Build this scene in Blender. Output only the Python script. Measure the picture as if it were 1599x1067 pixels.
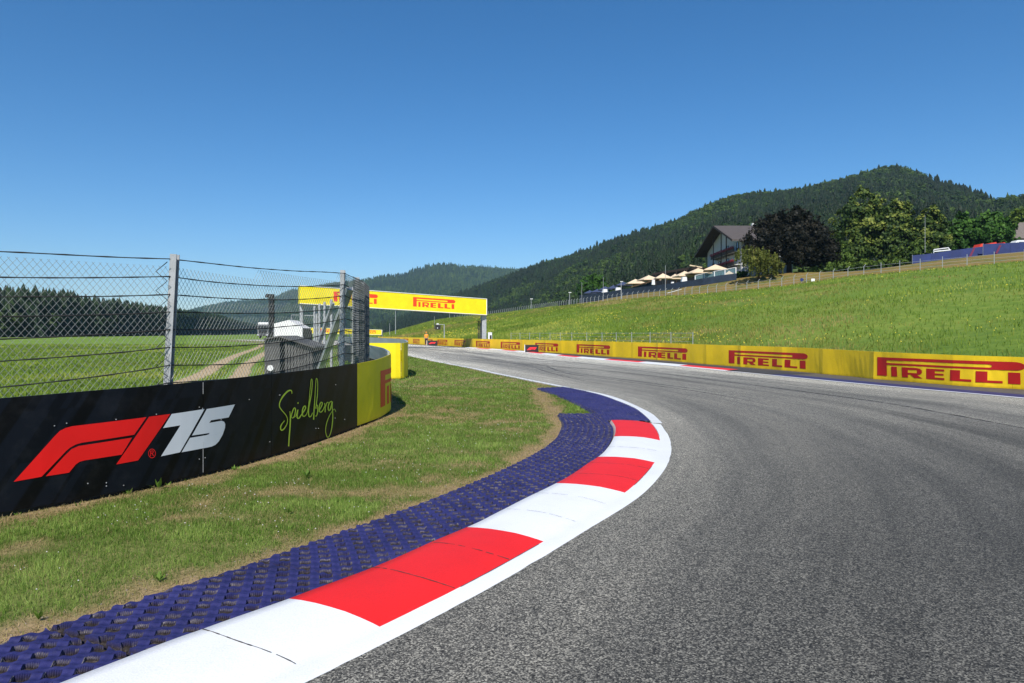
import bpy, bmesh, math, random
import numpy as np
from mathutils import Vector, Matrix

for o in list(bpy.data.objects): bpy.data.objects.remove(o)
S = bpy.context.scene
C = S.collection
R = math.radians
rng = np.random.default_rng(7)
random.seed(7)

# ------------------------------------------------------------------ camera
FPX, HZ, CX, EYE = 1066.0, 521.0, 799.5, 1.6      # focal length, horizon row, centre column (photo pixels), eye height
cd = bpy.data.cameras.new('camera'); cam = bpy.data.objects.new('camera', cd); C.objects.link(cam)
cd.sensor_width = 36.0; cd.lens = 36.0 * FPX / 1599.0
cd.shift_y = -(533.5 - HZ) / 1599.0
cd.clip_start = 0.1; cd.clip_end = 20000
cam.location = (0, 0, EYE); cam.rotation_euler = (R(90), 0, 0)
S.camera = cam

# ------------------------------------------------------------------ sky, sun, exposure
SUN_EL, SUN_AZ = 44.0, 186.0                       # azimuth clockwise from +Y (behind the camera)
w = bpy.data.worlds.new('World'); S.world = w; w.use_nodes = True
nt = w.node_tree; nt.nodes.clear()
sky = nt.nodes.new('ShaderNodeTexSky'); sky.sky_type = 'NISHITA'; sky.sun_disc = False
sky.sun_elevation = R(SUN_EL); sky.sun_rotation = R(SUN_AZ)
sky.air_density = 1.0; sky.dust_density = 0.2; sky.ozone_density = 5.0; sky.altitude = 900
bg = nt.nodes.new('ShaderNodeBackground'); bg.inputs[1].default_value = 0.095
wo = nt.nodes.new('ShaderNodeOutputWorld')
hs = nt.nodes.new('ShaderNodeHueSaturation'); hs.inputs['Saturation'].default_value = 1.25; nt.links.new(sky.outputs[0], hs.inputs['Color']); nt.links.new(hs.outputs[0], bg.inputs[0]); nt.links.new(bg.outputs[0], wo.inputs[0])
sl = bpy.data.lights.new('sun', 'SUN'); sl.energy = 4.2; sl.angle = R(0.5); sl.color = (1.0, 0.955, 0.88)
so = bpy.data.objects.new('sun', sl); C.objects.link(so)
sdir = Vector((math.sin(R(SUN_AZ)) * math.cos(R(SUN_EL)), math.cos(R(SUN_AZ)) * math.cos(R(SUN_EL)), math.sin(R(SUN_EL))))
so.rotation_euler = sdir.to_track_quat('Z', 'Y').to_euler(); so.location = (0, -20, 60)
S.view_settings.view_transform = 'Standard'; S.view_settings.look = 'None'
S.view_settings.exposure = 0.45; S.view_settings.gamma = 1.0
S.cycles.max_bounces = 6; S.cycles.transparent_max_bounces = 24; S.cycles.volume_bounces = 0

# ------------------------------------------------------------------ helpers
def X(px, Z): return (px - CX) / FPX * Z
def P3(px, Z, py): return (X(px, Z), Z, EYE + (HZ - py) * Z / FPX)
def G(px, py, z=0.0):
    Z = FPX * (EYE - z) / (py - HZ); return (X(px, Z), Z)

def tag(o, label=None, cat=None, group=None, kind=None):
    if label: o['label'] = label
    if cat: o['category'] = cat
    if group: o['group'] = group
    if kind: o['kind'] = kind
    return o
def empty(name, loc=(0, 0, 0), rz=0, label=None, cat=None, group=None):
    o = bpy.data.objects.new(name, None); C.objects.link(o); o.location = loc; o.rotation_euler = (0, 0, rz)
    o.empty_display_size = 0.2
    return tag(o, label, cat, group)
def meshobj(name, verts, faces, mats, parent=None, midx=None, smooth=False, attrs=None, uv=None, world=True):
    me = bpy.data.meshes.new(name)
    verts = np.asarray(verts, dtype=np.float32).reshape(-1, 3)
    if isinstance(faces, np.ndarray):
        nf, k = faces.shape
        me.vertices.add(len(verts)); me.vertices.foreach_set('co', verts.ravel())
        me.loops.add(nf * k); me.polygons.add(nf)
        me.loops.foreach_set('vertex_index', faces.ravel().astype(np.int32))
        me.polygons.foreach_set('loop_start', np.arange(0, nf * k, k, dtype=np.int32))
        me.update(calc_edges=True)
    else:
        me.from_pydata(verts.tolist(), [], faces)
    if not isinstance(mats, (list, tuple)): mats = [mats]
    for m in mats: me.materials.append(m)
    if midx is not None: me.polygons.foreach_set('material_index', np.asarray(midx, dtype=np.int32))
    me.polygons.foreach_set('use_smooth', np.full(len(me.polygons), smooth))
    if attrs:
        for k_, v in attrs.items():
            a = me.attributes.new(k_, 'FLOAT', 'POINT'); a.data.foreach_set('value', np.asarray(v, dtype=np.float32))
    if uv is not None:
        ul = me.uv_layers.new(name='UVMap'); li = np.empty(len(me.loops), dtype=np.int32)
        me.loops.foreach_get('vertex_index', li)
        ul.data.foreach_set('uv', np.asarray(uv, dtype=np.float32)[li].ravel())
    me.update()
    o = bpy.data.objects.new(name, me); C.objects.link(o)
    if parent: attach(o, parent)
    return o
def wmat(o):
    L = Matrix.LocRotScale(o.location, o.rotation_euler, o.scale)
    return wmat(o.parent) @ o.matrix_parent_inverse @ L if o.parent else L
def attach(o, parent):
    """parent o without moving it (its mesh is written in world coordinates)"""
    o.parent = parent; o.matrix_parent_inverse = wmat(parent).inverted(); return o
def copy_tree(o, parent=None):
    c = o.copy(); C.objects.link(c)
    if parent: c.parent = parent; c.matrix_parent_inverse = o.matrix_parent_inverse.copy()
    for ch in [x for x in o.children]: copy_tree(ch, c)
    return c

class MB:
    """collects boxes, bars, tubes and polygons; build() links them as one mesh object"""
    def __init__(s): s.v = []; s.f = []; s.m = []
    def poly(s, pts, m=0):
        n = len(s.v); s.v += [tuple(p) for p in pts]; s.f.append(list(range(n, n + len(pts)))); s.m.append(m); return s
    def raw(s, v, f, m=0):
        n = len(s.v); s.v += [tuple(p) for p in v]; s.f += [[i + n for i in q] for q in f]; s.m += [m] * len(f); return s
    def box(s, c, d, m=0, rz=0.0, rx=0.0):
        M = Matrix.Translation(Vector(c)) @ Matrix.Rotation(rz, 4, 'Z') @ Matrix.Rotation(rx, 4, 'X')
        x, y, z = d[0] / 2, d[1] / 2, d[2] / 2
        v = [M @ Vector(p) for p in ((-x, -y, -z), (x, -y, -z), (x, y, -z), (-x, y, -z), (-x, -y, z), (x, -y, z), (x, y, z), (-x, y, z))]
        return s.raw(v, [(0, 3, 2, 1), (4, 5, 6, 7), (0, 1, 5, 4), (1, 2, 6, 5), (2, 3, 7, 6), (3, 0, 4, 7)], m)
    def bar(s, a, b, wx, wy=None, m=0, up=(0, 0, 1)):
        """rectangular bar from a to b"""
        wy = wy or wx; a = Vector(a); b = Vector(b); d = (b - a).normalized(); u = Vector(up)
        if abs(d.dot(u)) > .98: u = Vector((0, 1, 0))
        x = d.cross(u).normalized() * wx / 2; y = x.cross(d).normalized() * wy / 2
        v = [p + q for p in (a, b) for q in (-x - y, x - y, x + y, -x + y)]
        return s.raw(v, [(0, 3, 2, 1), (4, 5, 6, 7), (0, 1, 5, 4), (1, 2, 6, 5), (2, 3, 7, 6), (3, 0, 4, 7)], m)
    def tube(s, pts, r, n=6, m=0, cap=True):
        pts = [Vector(p) for p in pts]; rs = r if isinstance(r, (list, tuple)) else [r] * len(pts)
        base = len(s.v)
        for i, p in enumerate(pts):
            d = (pts[min(i + 1, len(pts) - 1)] - pts[max(i - 1, 0)]).normalized()
            u = Vector((0, 0, 1)) if abs(d.z) < .9 else Vector((0, 1, 0))
            a = d.cross(u).normalized(); b = a.cross(d).normalized()
            for k in range(n):
                t = 2 * math.pi * k / n; s.v.append(tuple(p + (a * math.cos(t) + b * math.sin(t)) * rs[i]))
        for i in range(len(pts) - 1):
            for k in range(n):
                s.f.append([base + i * n + k, base + i * n + (k + 1) % n, base + (i + 1) * n + (k + 1) % n, base + (i + 1) * n + k]); s.m.append(m)
        if cap:
            s.f.append([base + k for k in range(n)][::-1]); s.m.append(m)
            e = base + (len(pts) - 1) * n; s.f.append([e + k for k in range(n)]); s.m.append(m)
        return s
    def prism(s, prof, y0, y1, m=0, M=None):
        """profile in x,z extruded along y"""
        M = M or Matrix.Identity(4); n = len(prof)
        v = [M @ Vector((p[0], y0, p[1])) for p in prof] + [M @ Vector((p[0], y1, p[1])) for p in prof]
        f = [list(range(n)), list(range(2 * n - 1, n - 1, -1))] + [[i, i + n, (i + 1) % n + n, (i + 1) % n] for i in range(n)]
        return s.raw(v, f, m)
    def build(s, name, mats, parent=None, smooth=False, bevel=0, local=False):
        me = bpy.data.meshes.new(name); me.from_pydata([tuple(p) for p in s.v], [], s.f)
        if not isinstance(mats, (list, tuple)): mats = [mats]
        for q in (x for x in mats if x): me.materials.append(q)
        me.polygons.foreach_set('material_index', s.m); me.polygons.foreach_set('use_smooth', [smooth] * len(s.f))
        me.update()
        b = bmesh.new(); b.from_mesh(me); bmesh.ops.recalc_face_normals(b, faces=b.faces); b.to_mesh(me); b.free()
        o = bpy.data.objects.new(name, me); C.objects.link(o)
        if bevel:
            q = o.modifiers.new('bevel', 'BEVEL'); q.width = bevel; q.segments = 2; q.limit_method = 'ANGLE'
        if parent:
            if local: o.parent = parent
            else: attach(o, parent)
        return o

def cat(pts, n=None, step=None):
    """Catmull-Rom through pts (k-dim)"""
    P = np.asarray(pts, float); P = np.vstack([2 * P[0] - P[1], P, 2 * P[-1] - P[-2]]); m = len(P) - 3
    n = n or 12 * m
    t = np.linspace(0, m, n + 1); i = np.minimum(t.astype(int), m - 1); u = (t - i)[:, None]
    a, b, c, d = P[i], P[i + 1], P[i + 2], P[i + 3]
    return .5 * ((2 * b) + (-a + c) * u + (2 * a - 5 * b + 4 * c - d) * u ** 2 + (-a + 3 * b - 3 * c + d) * u ** 3)
def arclen(P):
    return np.concatenate([[0], np.cumsum(np.linalg.norm(np.diff(P[:, :2], axis=0), axis=1))])
def resample(P, n):
    s = arclen(P); t = np.linspace(0, s[-1], n)
    return np.stack([np.interp(t, s, P[:, k]) for k in range(P.shape[1])], 1)
def grid_faces(nr, nc):
    i = np.arange((nr - 1) * (nc - 1)); r = i // (nc - 1); c = i % (nc - 1); a = r * nc + c
    return np.stack([a, a + 1, a + nc + 1, a + nc], 1)
def ribbon(name, L, Rr, nc, zf, mats, parent=None, attrs=None, midx=None, uvw=True):
    """sheet between two matched polylines; zf(t_across, i) gives height"""
    n = len(L); t = np.linspace(0, 1, nc)
    xy = L[:, None, :2] * (1 - t)[None, :, None] + Rr[:, None, :2] * t[None, :, None]
    z = zf(t[None, :] + np.zeros((n, 1)), np.arange(n)[:, None] + np.zeros((1, nc))) if callable(zf) else np.full((n, nc), zf)
    V = np.concatenate([xy, z[..., None]], 2).reshape(-1, 3)
    s = arclen((L[:, :2] + Rr[:, :2]) / 2)
    uv = np.stack([np.repeat(s, nc), np.tile(t, n)], 1)
    return meshobj(name, V, grid_faces(n, nc)[:, ::-1], mats, parent, midx=midx, smooth=True, attrs=attrs, uv=uv)
def offset(P, d):
    """shift a 2-D polyline sideways (to the right of its direction for d > 0)"""
    t = np.gradient(P[:, :2], axis=0); t /= np.linalg.norm(t, axis=1)[:, None] + 1e-9
    return P[:, :2] + np.stack([t[:, 1], -t[:, 0]], 1) * d
def _hash(ix, iy, seed):
    h = (ix.astype(np.int64) * 374761393 + iy.astype(np.int64) * 668265263 + seed * 974634777) & 0xffffffff
    h = ((h ^ (h >> 13)) * 1274126177) & 0xffffffff
    return ((h ^ (h >> 16)) & 0xffff) / 65535.0
def vnoise(x, y, seed=0):
    ix = np.floor(x); iy = np.floor(y); fx = x - ix; fy = y - iy; fx = fx * fx * (3 - 2 * fx); fy = fy * fy * (3 - 2 * fy)
    ix = ix.astype(int); iy = iy.astype(int)
    a = _hash(ix, iy, seed); b = _hash(ix + 1, iy, seed); c = _hash(ix, iy + 1, seed); d = _hash(ix + 1, iy + 1, seed)
    return (a * (1 - fx) + b * fx) * (1 - fy) + (c * (1 - fx) + d * fx) * fy
def fbm(x, y, seed=0, o=3):
    r = 0; a = .5; t = 0
    for k in range(o): r = r + a * vnoise(x * 2 ** k, y * 2 ** k, seed + k); t += a; a *= .5
    return r / t
def dist_to(P, Q):
    """distance of points P (n,2) to polyline Q"""
    out = np.full(len(P), 1e9)
    for a, b in zip(Q[:-1], Q[1:]):
        d = b - a; L = (d @ d) + 1e-12; t = np.clip(((P - a) @ d) / L, 0, 1)
        out = np.minimum(out, np.linalg.norm(P - a - t[:, None] * d, axis=1))
    return out

# ------------------------------------------------------------------ materials
def newmat(name):
    m = bpy.data.materials.new(name); m.use_nodes = True; t = m.node_tree; t.nodes.clear()
    o = t.nodes.new('ShaderNodeOutputMaterial'); b = t.nodes.new('ShaderNodeBsdfPrincipled'); t.links.new(b.outputs[0], o.inputs[0])
    return m, t, b, o
def N(t, kind, **kw):
    n = t.nodes.new(kind)
    for k, v in kw.items():
        if k in ('inp',):
            for a, b in v.items():
                if hasattr(b, 'links') or isinstance(b, bpy.types.NodeSocket): t.links.new(b, n.inputs[a])
                else: n.inputs[a].default_value = b
        else: setattr(n, k, v)
    return n
def ramp(t, fac, stops, interp='LINEAR'):
    r = t.nodes.new('ShaderNodeValToRGB'); r.color_ramp.interpolation = interp
    e = r.color_ramp.elements
    while len(e) > 1: e.remove(e[-1])
    e[0].position = stops[0][0]; e[0].color = (*stops[0][1], 1)
    for p, c in stops[1:]:
        q = e.new(p); q.color = (*c, 1)
    t.links.new(fac, r.inputs[0]); return r.outputs[0]
def noise(t, scale, detail=3, rough=.55, vec=None, dist=0):
    n = N(t, 'ShaderNodeTexNoise'); n.inputs['Scale'].default_value = scale; n.inputs['Detail'].default_value = detail
    n.inputs['Roughness'].default_value = rough; n.inputs['Distortion'].default_value = dist
    if vec is None: vec = coord(t)
    t.links.new(vec, n.inputs['Vector']); return n.outputs[0]
def coord(t):
    for n in t.nodes:
        if n.bl_idname == 'ShaderNodeNewGeometry': return n.outputs['Position']
    return N(t, 'ShaderNodeNewGeometry').outputs['Position']
def mth(t, op, a, b=None, clamp=False):
    n = N(t, 'ShaderNodeMath', operation=op); n.use_clamp = clamp
    for i, v in enumerate((a, b)):
        if v is None: continue
        if isinstance(v, bpy.types.NodeSocket): t.links.new(v, n.inputs[i])
        else: n.inputs[i].default_value = v
    return n.outputs[0]
def mixc(t, fac, a, b, mode='MIX'):
    n = N(t, 'ShaderNodeMix', data_type='RGBA', blend_type=mode)
    for i, v in ((0, fac), (6, a), (7, b)):
        if isinstance(v, bpy.types.NodeSocket): t.links.new(v, n.inputs[i])
        elif isinstance(v, (int, float)): n.inputs[i].default_value = v
        else: n.inputs[i].default_value = (*v, 1)
    return n.outputs[2]
def bump(t, b, h, strength=.3, dist=.01):
    n = N(t, 'ShaderNodeBump'); n.inputs['Strength'].default_value = strength; n.inputs['Distance'].default_value = dist
    t.links.new(h, n.inputs['Height']); t.links.new(n.outputs[0], b.inputs['Normal'])
def attr(t, name): return N(t, 'ShaderNodeAttribute', attribute_name=name).outputs['Fac']
def uvx(t):
    u = N(t, 'ShaderNodeUVMap'); s = N(t, 'ShaderNodeSeparateXYZ'); t.links.new(u.outputs[0], s.inputs[0]); return s.outputs[0], s.outputs[1]
def comb(t, x, y, z=0.0):
    n = N(t, 'ShaderNodeCombineXYZ')
    for i, v in enumerate((x, y, z)):
        if isinstance(v, bpy.types.NodeSocket): t.links.new(v, n.inputs[i])
        else: n.inputs[i].default_value = v
    return n.outputs[0]
def vary(name, c, amt=.25, scale=3, rough=.6, metal=0, bmp=0, spec=.5, fine=0):
    """one colour with procedural wear and mottling"""
    m, t, b, o = newmat(name)
    c1 = tuple(x * (1 - amt) for x in c); c2 = tuple(min(1, x * (1 + amt)) for x in c)
    col = ramp(t, noise(t, scale, 5, .6), [(.3, c1), (.7, c2)])
    if fine: col = mixc(t, fine, col, ramp(t, noise(t, scale * 14, 3, .7), [(.3, (0, 0, 0)), (.75, tuple(min(1, x * 1.7) for x in c))]))
    t.links.new(col, b.inputs['Base Color']); b.inputs['Roughness'].default_value = rough; b.inputs['Metallic'].default_value = metal
    b.inputs['Specular IOR Level'].default_value = spec
    if bmp: bump(t, b, noise(t, scale * 6, 4), .5, bmp)
    return m
def leafmat(name, stops, transl=.25, rough=.6, scale=0.0):
    """foliage: colour from the per-leaf / per-tree attribute 'tint'"""
    m, t, b, o = newmat(name)
    f = attr(t, 'tint')
    if scale: f = mth(t, 'ADD', f, mth(t, 'MULTIPLY', mth(t, 'SUBTRACT', noise(t, scale, 4, .6), .5), .55), True)
    col = ramp(t, f, stops); t.links.new(col, b.inputs['Base Color']); b.inputs['Roughness'].default_value = rough
    b.inputs['Specular IOR Level'].default_value = .2
    tr = N(t, 'ShaderNodeBsdfTranslucent'); t.links.new(col, tr.inputs[0])
    mx = N(t, 'ShaderNodeMixShader'); mx.inputs[0].default_value = transl
    t.links.new(b.outputs[0], mx.inputs[1]); t.links.new(tr.outputs[0], mx.inputs[2]); t.links.new(mx.outputs[0], o.inputs[0])
    return m

def mat_asphalt():
    m, t, b, o = newmat('asphalt')
    v = coord(t); u, a = uvx(t)
    vo = N(t, 'ShaderNodeTexVoronoi'); vo.inputs['Scale'].default_value = 130; t.links.new(v, vo.inputs['Vector'])
    sep = N(t, 'ShaderNodeSeparateColor'); t.links.new(vo.outputs['Color'], sep.inputs[0])
    g1 = mth(t, 'ADD', mth(t, 'MULTIPLY', sep.outputs[0], .62), mth(t, 'MULTIPLY', noise(t, 52, 6, .75), .55))
    stone = ramp(t, g1, [(.28, (.024, .024, .023)), (.5, (.085, .084, .081)), (.70, (.19, .186, .178)), (.88, (.44, .43, .40))])
    warp = mth(t, 'MULTIPLY', noise(t, .12, 2), .10)
    av = mth(t, 'ADD', a, warp)
    n1 = noise(t, 1, 4, .6, comb(t, mth(t, 'MULTIPLY', u, .05), mth(t, 'MULTIPLY', av, 9)))
    n2 = noise(t, 1, 5, .65, comb(t, mth(t, 'MULTIPLY', u, .12), mth(t, 'MULTIPLY', av, 42)))
    big = noise(t, .35, 4, .6)
    k = mth(t, 'ADD', mth(t, 'ADD', mth(t, 'MULTIPLY', n1, .85), mth(t, 'MULTIPLY', n2, .3)), mth(t, 'MULTIPLY', big, .22))
    # worn lighter stone towards both edges of the track, rubber in the middle
    edge = mth(t, 'MULTIPLY', mth(t, 'ABSOLUTE', mth(t, 'SUBTRACT', a, .47)), .55)
    k = mth(t, 'ADD', k, mth(t, 'SUBTRACT', edge, .12))
    lane = ramp(t, av, [(.10, (1, 1, 1)), (.24, (.72, .72, .72)), (.36, (.78, .78, .78)), (.50, (1.06, 1.05, 1.03)), (.64, (.86, .86, .86)), (.80, (1.05, 1.05, 1.04))])
    tone = ramp(t, k, [(.44, (.48, .475, .46)), (.58, (.84, .83, .80)), (.70, (1.15, 1.13, 1.08)), (.88, (1.65, 1.6, 1.5))])
    # brightening at grazing view painted into the asphalt colour, paler with distance
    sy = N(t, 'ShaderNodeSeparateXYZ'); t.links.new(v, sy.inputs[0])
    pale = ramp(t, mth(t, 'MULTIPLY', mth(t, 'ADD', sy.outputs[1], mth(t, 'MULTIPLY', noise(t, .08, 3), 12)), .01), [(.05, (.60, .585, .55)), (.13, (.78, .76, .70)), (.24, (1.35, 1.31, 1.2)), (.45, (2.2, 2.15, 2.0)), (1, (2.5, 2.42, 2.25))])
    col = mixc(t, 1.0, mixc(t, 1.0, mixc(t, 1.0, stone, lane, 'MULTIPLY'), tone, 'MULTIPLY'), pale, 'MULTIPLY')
    t.links.new(col, b.inputs['Base Color']); b.inputs['Roughness'].default_value = .78; b.inputs['Specular IOR Level'].default_value = .35
    bump(t, b, g1, .5, .006)
    return m
def mat_paint(name, c, dirt=.18, tracks=True):
    m, t, b, o = newmat(name)
    v = coord(t)
    n = noise(t, 1.7, 6, .65); n2 = noise(t, 120, 3, .6)
    f = ramp(t, n, [(.30, (1 - dirt,) * 3), (.55, (1, 1, 1))])
    f2 = ramp(t, n2, [(.25, (.86, .86, .86)), (.6, (1, 1, 1))])
    col = mixc(t, 1, mixc(t, 1, c, f, 'MULTIPLY'), f2, 'MULTIPLY')
    ms = noise(t, 9, 7, .75)
    chip = ramp(t, ms, [(.73, (0, 0, 0)), (.76, (1, 1, 1))])
    col = mixc(t, mth(t, 'MULTIPLY', chip, .55), col, (.16, .15, .14))
    t.links.new(col, b.inputs['Base Color']); b.inputs['Roughness'].default_value = .55; b.inputs['Specular IOR Level'].default_value = .35
    bump(t, b, mth(t, 'ADD', n2, noise(t, 18, 3)), .35, .004)
    return m
def mat_ground(name, stops, s1=.6, s2=14, attrn=None, bmp=.02, dry=None):
    m, t, b, o = newmat(name)
    f = mth(t, 'ADD', mth(t, 'MULTIPLY', noise(t, s1, 6, .62), .5), mth(t, 'MULTIPLY', noise(t, s2, 5, .7), .5))
    col = ramp(t, f, stops)
    if attrn:
        f2 = ramp(t, noise(t, 22, 5, .7), [(.3, tuple(x * .55 for x in dry)), (.7, tuple(x * 1.25 for x in dry))])
        col = mixc(t, attr(t, attrn), col, f2)
    t.links.new(col, b.inputs['Base Color']); b.inputs['Roughness'].default_value = .9; b.inputs['Specular IOR Level'].default_value = .1
    bump(t, b, f, .6, bmp)
    return m
def mat_board(name):
    """black printed board: bluish black with darker slanted stripes"""
    m, t, b, o = newmat(name); u, v = uvx(t)
    c = mth(t, 'SUBTRACT', u, mth(t, 'MULTIPLY', v, .62))
    st = noise(t, 1, 0, 0, comb(t, mth(t, 'MULTIPLY', c, 3.1), 0.0, 4.2))
    st2 = noise(t, 1, 0, 0, comb(t, mth(t, 'MULTIPLY', c, 9.0), mth(t, 'MULTIPLY', mth(t, 'FLOOR', mth(t, 'MULTIPLY', v, 2.2)), 7.3), 1.1))
    a = ramp(t, st, [(.44, (.0016, .0016, .0018)), (.47, (.0042, .006, .0105))], 'LINEAR')
    a2 = ramp(t, st2, [(.40, (.45, .45, .45)), (.42, (1, 1, 1))])
    col = mixc(t, 1, a, a2, 'MULTIPLY')
    dust = ramp(t, noise(t, 5, 6, .7), [(.5, (0, 0, 0)), (.85, (.012, .012, .012))])
    col = mixc(t, 1, col, dust, 'ADD')
    t.links.new(col, b.inputs['Base Color']); b.inputs['Roughness'].default_value = .42; b.inputs['Specular IOR Level'].default_value = .22
    bump(t, b, noise(t, 1.3, 2), .15, .01)
    return m
def mat_banner(name, c, rough=.5):
    m, t, b, o = newmat(name)
    n = noise(t, .9, 5, .6); col = mixc(t, 1, c, ramp(t, n, [(.3, (.86, .86, .84)), (.6, (1, 1, 1))]), 'MULTIPLY')
    u, v = uvx(t)
    dirt = ramp(t, mth(t, 'ADD', v, mth(t, 'MULTIPLY', noise(t, 6, 4), .12)), [(.05, (.55, .52, .45)), (.16, (1, 1, 1))])
    col = mixc(t, 1, col, dirt, 'MULTIPLY')
    t.links.new(col, b.inputs['Base Color']); b.inputs['Roughness'].default_value = rough; b.inputs['Specular IOR Level'].default_value = .3
    bump(t, b, noise(t, 1.6, 3), .35, .05)
    return m
def mat_glass(name, c, alpha):
    m, t, b, o = newmat(name); b.inputs['Base Color'].default_value = (*c, 1); b.inputs['Roughness'].default_value = .08
    b.inputs['Alpha'].default_value = alpha; return m

M = {}
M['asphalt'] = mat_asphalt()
M['runoff'] = vary('runoff_asphalt', (.105, .092, .08), .25, .7, .85, fine=.35)
M['runoff_dark'] = vary('runoff_dark', (.05, .05, .052), .3, .7, .85, fine=.3)
M['white'] = mat_paint('white_paint', (.83, .83, .82), .07)
M['red'] = mat_paint('red_paint', (.86, .018, .016), .08)
M['line'] = mat_paint('line_paint', (.78, .78, .77), .14)
M['joint'] = vary('joint', (.05, .045, .04), .4, 8, .9)
M['rubber'] = vary('rubber_mark', (.045, .045, .046), .4, 6, .8)
M['galv'] = vary('galvanised_steel', (.40, .41, .42), .22, 7, .55, .25, spec=.4, fine=.25)
M['galv_wire'] = vary('galvanised_wire', (.24, .25, .24), .3, 30, .5, .3)
M['cable'] = vary('dark_cable', (.022, .022, .022), .4, 20, .8)
M['rail'] = vary('rail_steel', (.42, .45, .48), .14, 1.2, .45, .45)
M['board'] = mat_board('black_board')
M['yellow'] = mat_banner('yellow_vinyl', (.86, .70, .012))
M['yellow_old'] = mat_banner('yellow_banner', (.90, .60, .016))
M['olive'] = mat_banner('yellow_banner_fold', (.45, .33, .02))
M['logo_red'] = vary('logo_red', (.44, .008, .005), .12, 2, .5)
M['logo_bright'] = vary('logo_orange_red', (.80, .055, .008), .08, 2, .5)
M['f1_red'] = vary('print_red', (.80, .006, .004), .05, 2, .45)
M['print_white'] = vary('print_white', (.72, .73, .74), .05, 2, .45)
M['lime'] = vary('print_lime', (.52, .66, .05), .1, 4, .5)
M['black'] = vary('matt_black', (.012, .012, .013), .3, 5, .6)
M['dark'] = vary('dark_grey', (.045, .046, .048), .3, 3, .7)
M['shed'] = vary('shed_plank', (.085, .082, .078), .35, 3, .85, bmp=.01, fine=.3)
M['tent'] = vary('tent_canvas', (.78, .77, .76), .05, 1.5, .7)
M['wood'] = vary('dark_wood', (.035, .02, .013), .35, 3, .75)
M['wood_light'] = vary('weathered_wood', (.33, .25, .17), .3, 9, .85)
M['plaster'] = vary('white_plaster', (.50, .495, .49), .07, .6, .85)
M['roof'] = vary('brown_roof', (.095, .078, .07), .25, 1.1, .8, fine=.4)
M['geranium'] = vary('geranium', (.22, .012, .018), .5, 4, .7, bmp=.05)
M['window'] = vary('window_glass', (.02, .024, .03), .3, 2, .12)
M['parasol'] = vary('parasol_canvas', (.72, .56, .38), .08, 2, .75)
M['navy'] = vary('navy_canvas', (.045, .06, .12), .25, 1.5, .6)
M['tarp'] = vary('blue_mesh_tarp', (.012, .026, .13), .3, .6, .6, fine=.2)
M['netting'] = vary('dark_blue_net', (.02, .034, .06), .35, .8, .8)
M['red_cover'] = vary('red_cover', (.70, .05, .02), .15, 1, .5)
M['whitepaint'] = vary('white_metal', (.72, .72, .72), .08, 2, .5)
M['orange'] = vary('orange_vest', (.90, .30, .02), .1, 8, .7)
M['skin'] = vary('skin', (.50, .28, .18), .1, 8, .6)
M['trousers'] = vary('navy_trousers', (.02, .022, .035), .2, 8, .8)
M['glassrail'] = mat_glass('balustrade_glass', (.25, .42, .46), .45)
# ================================================================== SETTING: ground, track, kerb
INNER = [(-7,-4),(-2.6,1.0),(-.92,3.1),(.02,4.48),(.69,5.65),(1.23,6.56),(1.86,8.16),(2.18,9.32),(2.44,10.66),(2.61,12.2),(2.69,14),(2.45,17.2),(1.68,19.8),(.54,23.4),(-.62,27.1),(-1.75,31),(-4.3,38.8),(-8.6,53),(-14,69),(-20,85),(-28,102),(-44,130),(-70,170)]
OUTER = [(3.5,-9),(8,-4.5),(10,-1),(11.4,2.3),(12.1,4.4),(12.6,6.5),(12.95,8.6),(13.05,10.3),(13.0,12),(12.8,14.2),(12.4,16.6),(11.2,20.2),(10.35,23.2),(9.4,27),(8.4,31),(7.0,35.7),(3.9,45),(-.0,60.5),(-4.8,74),(-10.2,86.5),(-17.5,103.5),(-32,134),(-58,178)]
VLEFT = [(-10,-1.5),(-7.2,2.5),(-5.5,4.5),(-4.6,5.6),(-3.95,6.7),(-3.55,7.4),(-3.1,8.7),(-2.85,9.9),(-2.65,11.2),(-2.5,12.4),(-2.5,14),(-3.4,17),(-4.5,20),(-4.3,24),(-5.5,28),(-7,32),(-10,41),(-15,57),(-21,72),(-28,88),(-38,106),(-56,136),(-84,178)]
NT = 22 * 24
IN = cat(INNER, NT); OU = cat(OUTER, NT); VL = cat(VLEFT, NT)

def sub(P, y0, y1):
    m = (P[:, 1] >= y0) & (P[:, 1] <= y1); return P[m]

M['field'] = mat_ground('field_grass', [(.32, (.10, .17, .022)), (.5, (.165, .255, .035)), (.66, (.23, .30, .055)), (.8, (.30, .33, .09))], .09, 3.0, bmp=.05)
M['verge'] = mat_ground('verge_soil', [(.3, (.07, .10, .02)), (.5, (.16, .18, .05)), (.7, (.34, .28, .12))], 1.1, 34, 'dry', .02, (.36, .25, .14))
M['blade'] = leafmat('grass_blade', [(0, (.46, .34, .18)), (.2, (.36, .30, .12)), (.34, (.17, .21, .05)), (.50, (.085, .16, .02)), (.76, (.15, .26, .035)), (1, (.32, .42, .10))], .35)
M['meadow_blade'] = leafmat('meadow_blade', [(0, (.38, .30, .11)), (.2, (.28, .27, .06)), (.5, (.15, .235, .030)), (.8, (.24, .32, .04)), (1, (.38, .40, .08))], .35)

# one big sheet of ground reaching the horizon (finer near the camera)
ax = np.concatenate([-np.geomspace(5600, 60, 14), np.linspace(-50, 50, 21), np.geomspace(60, 5600, 14)])
gx, gy = np.meshgrid(ax, ax)
ground = meshobj('ground', np.stack([gx.ravel(), gy.ravel(), np.zeros(gx.size) - .004], 1), grid_faces(len(ax), len(ax)), M['field'], smooth=True)
tag(ground, kind='structure')

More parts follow.
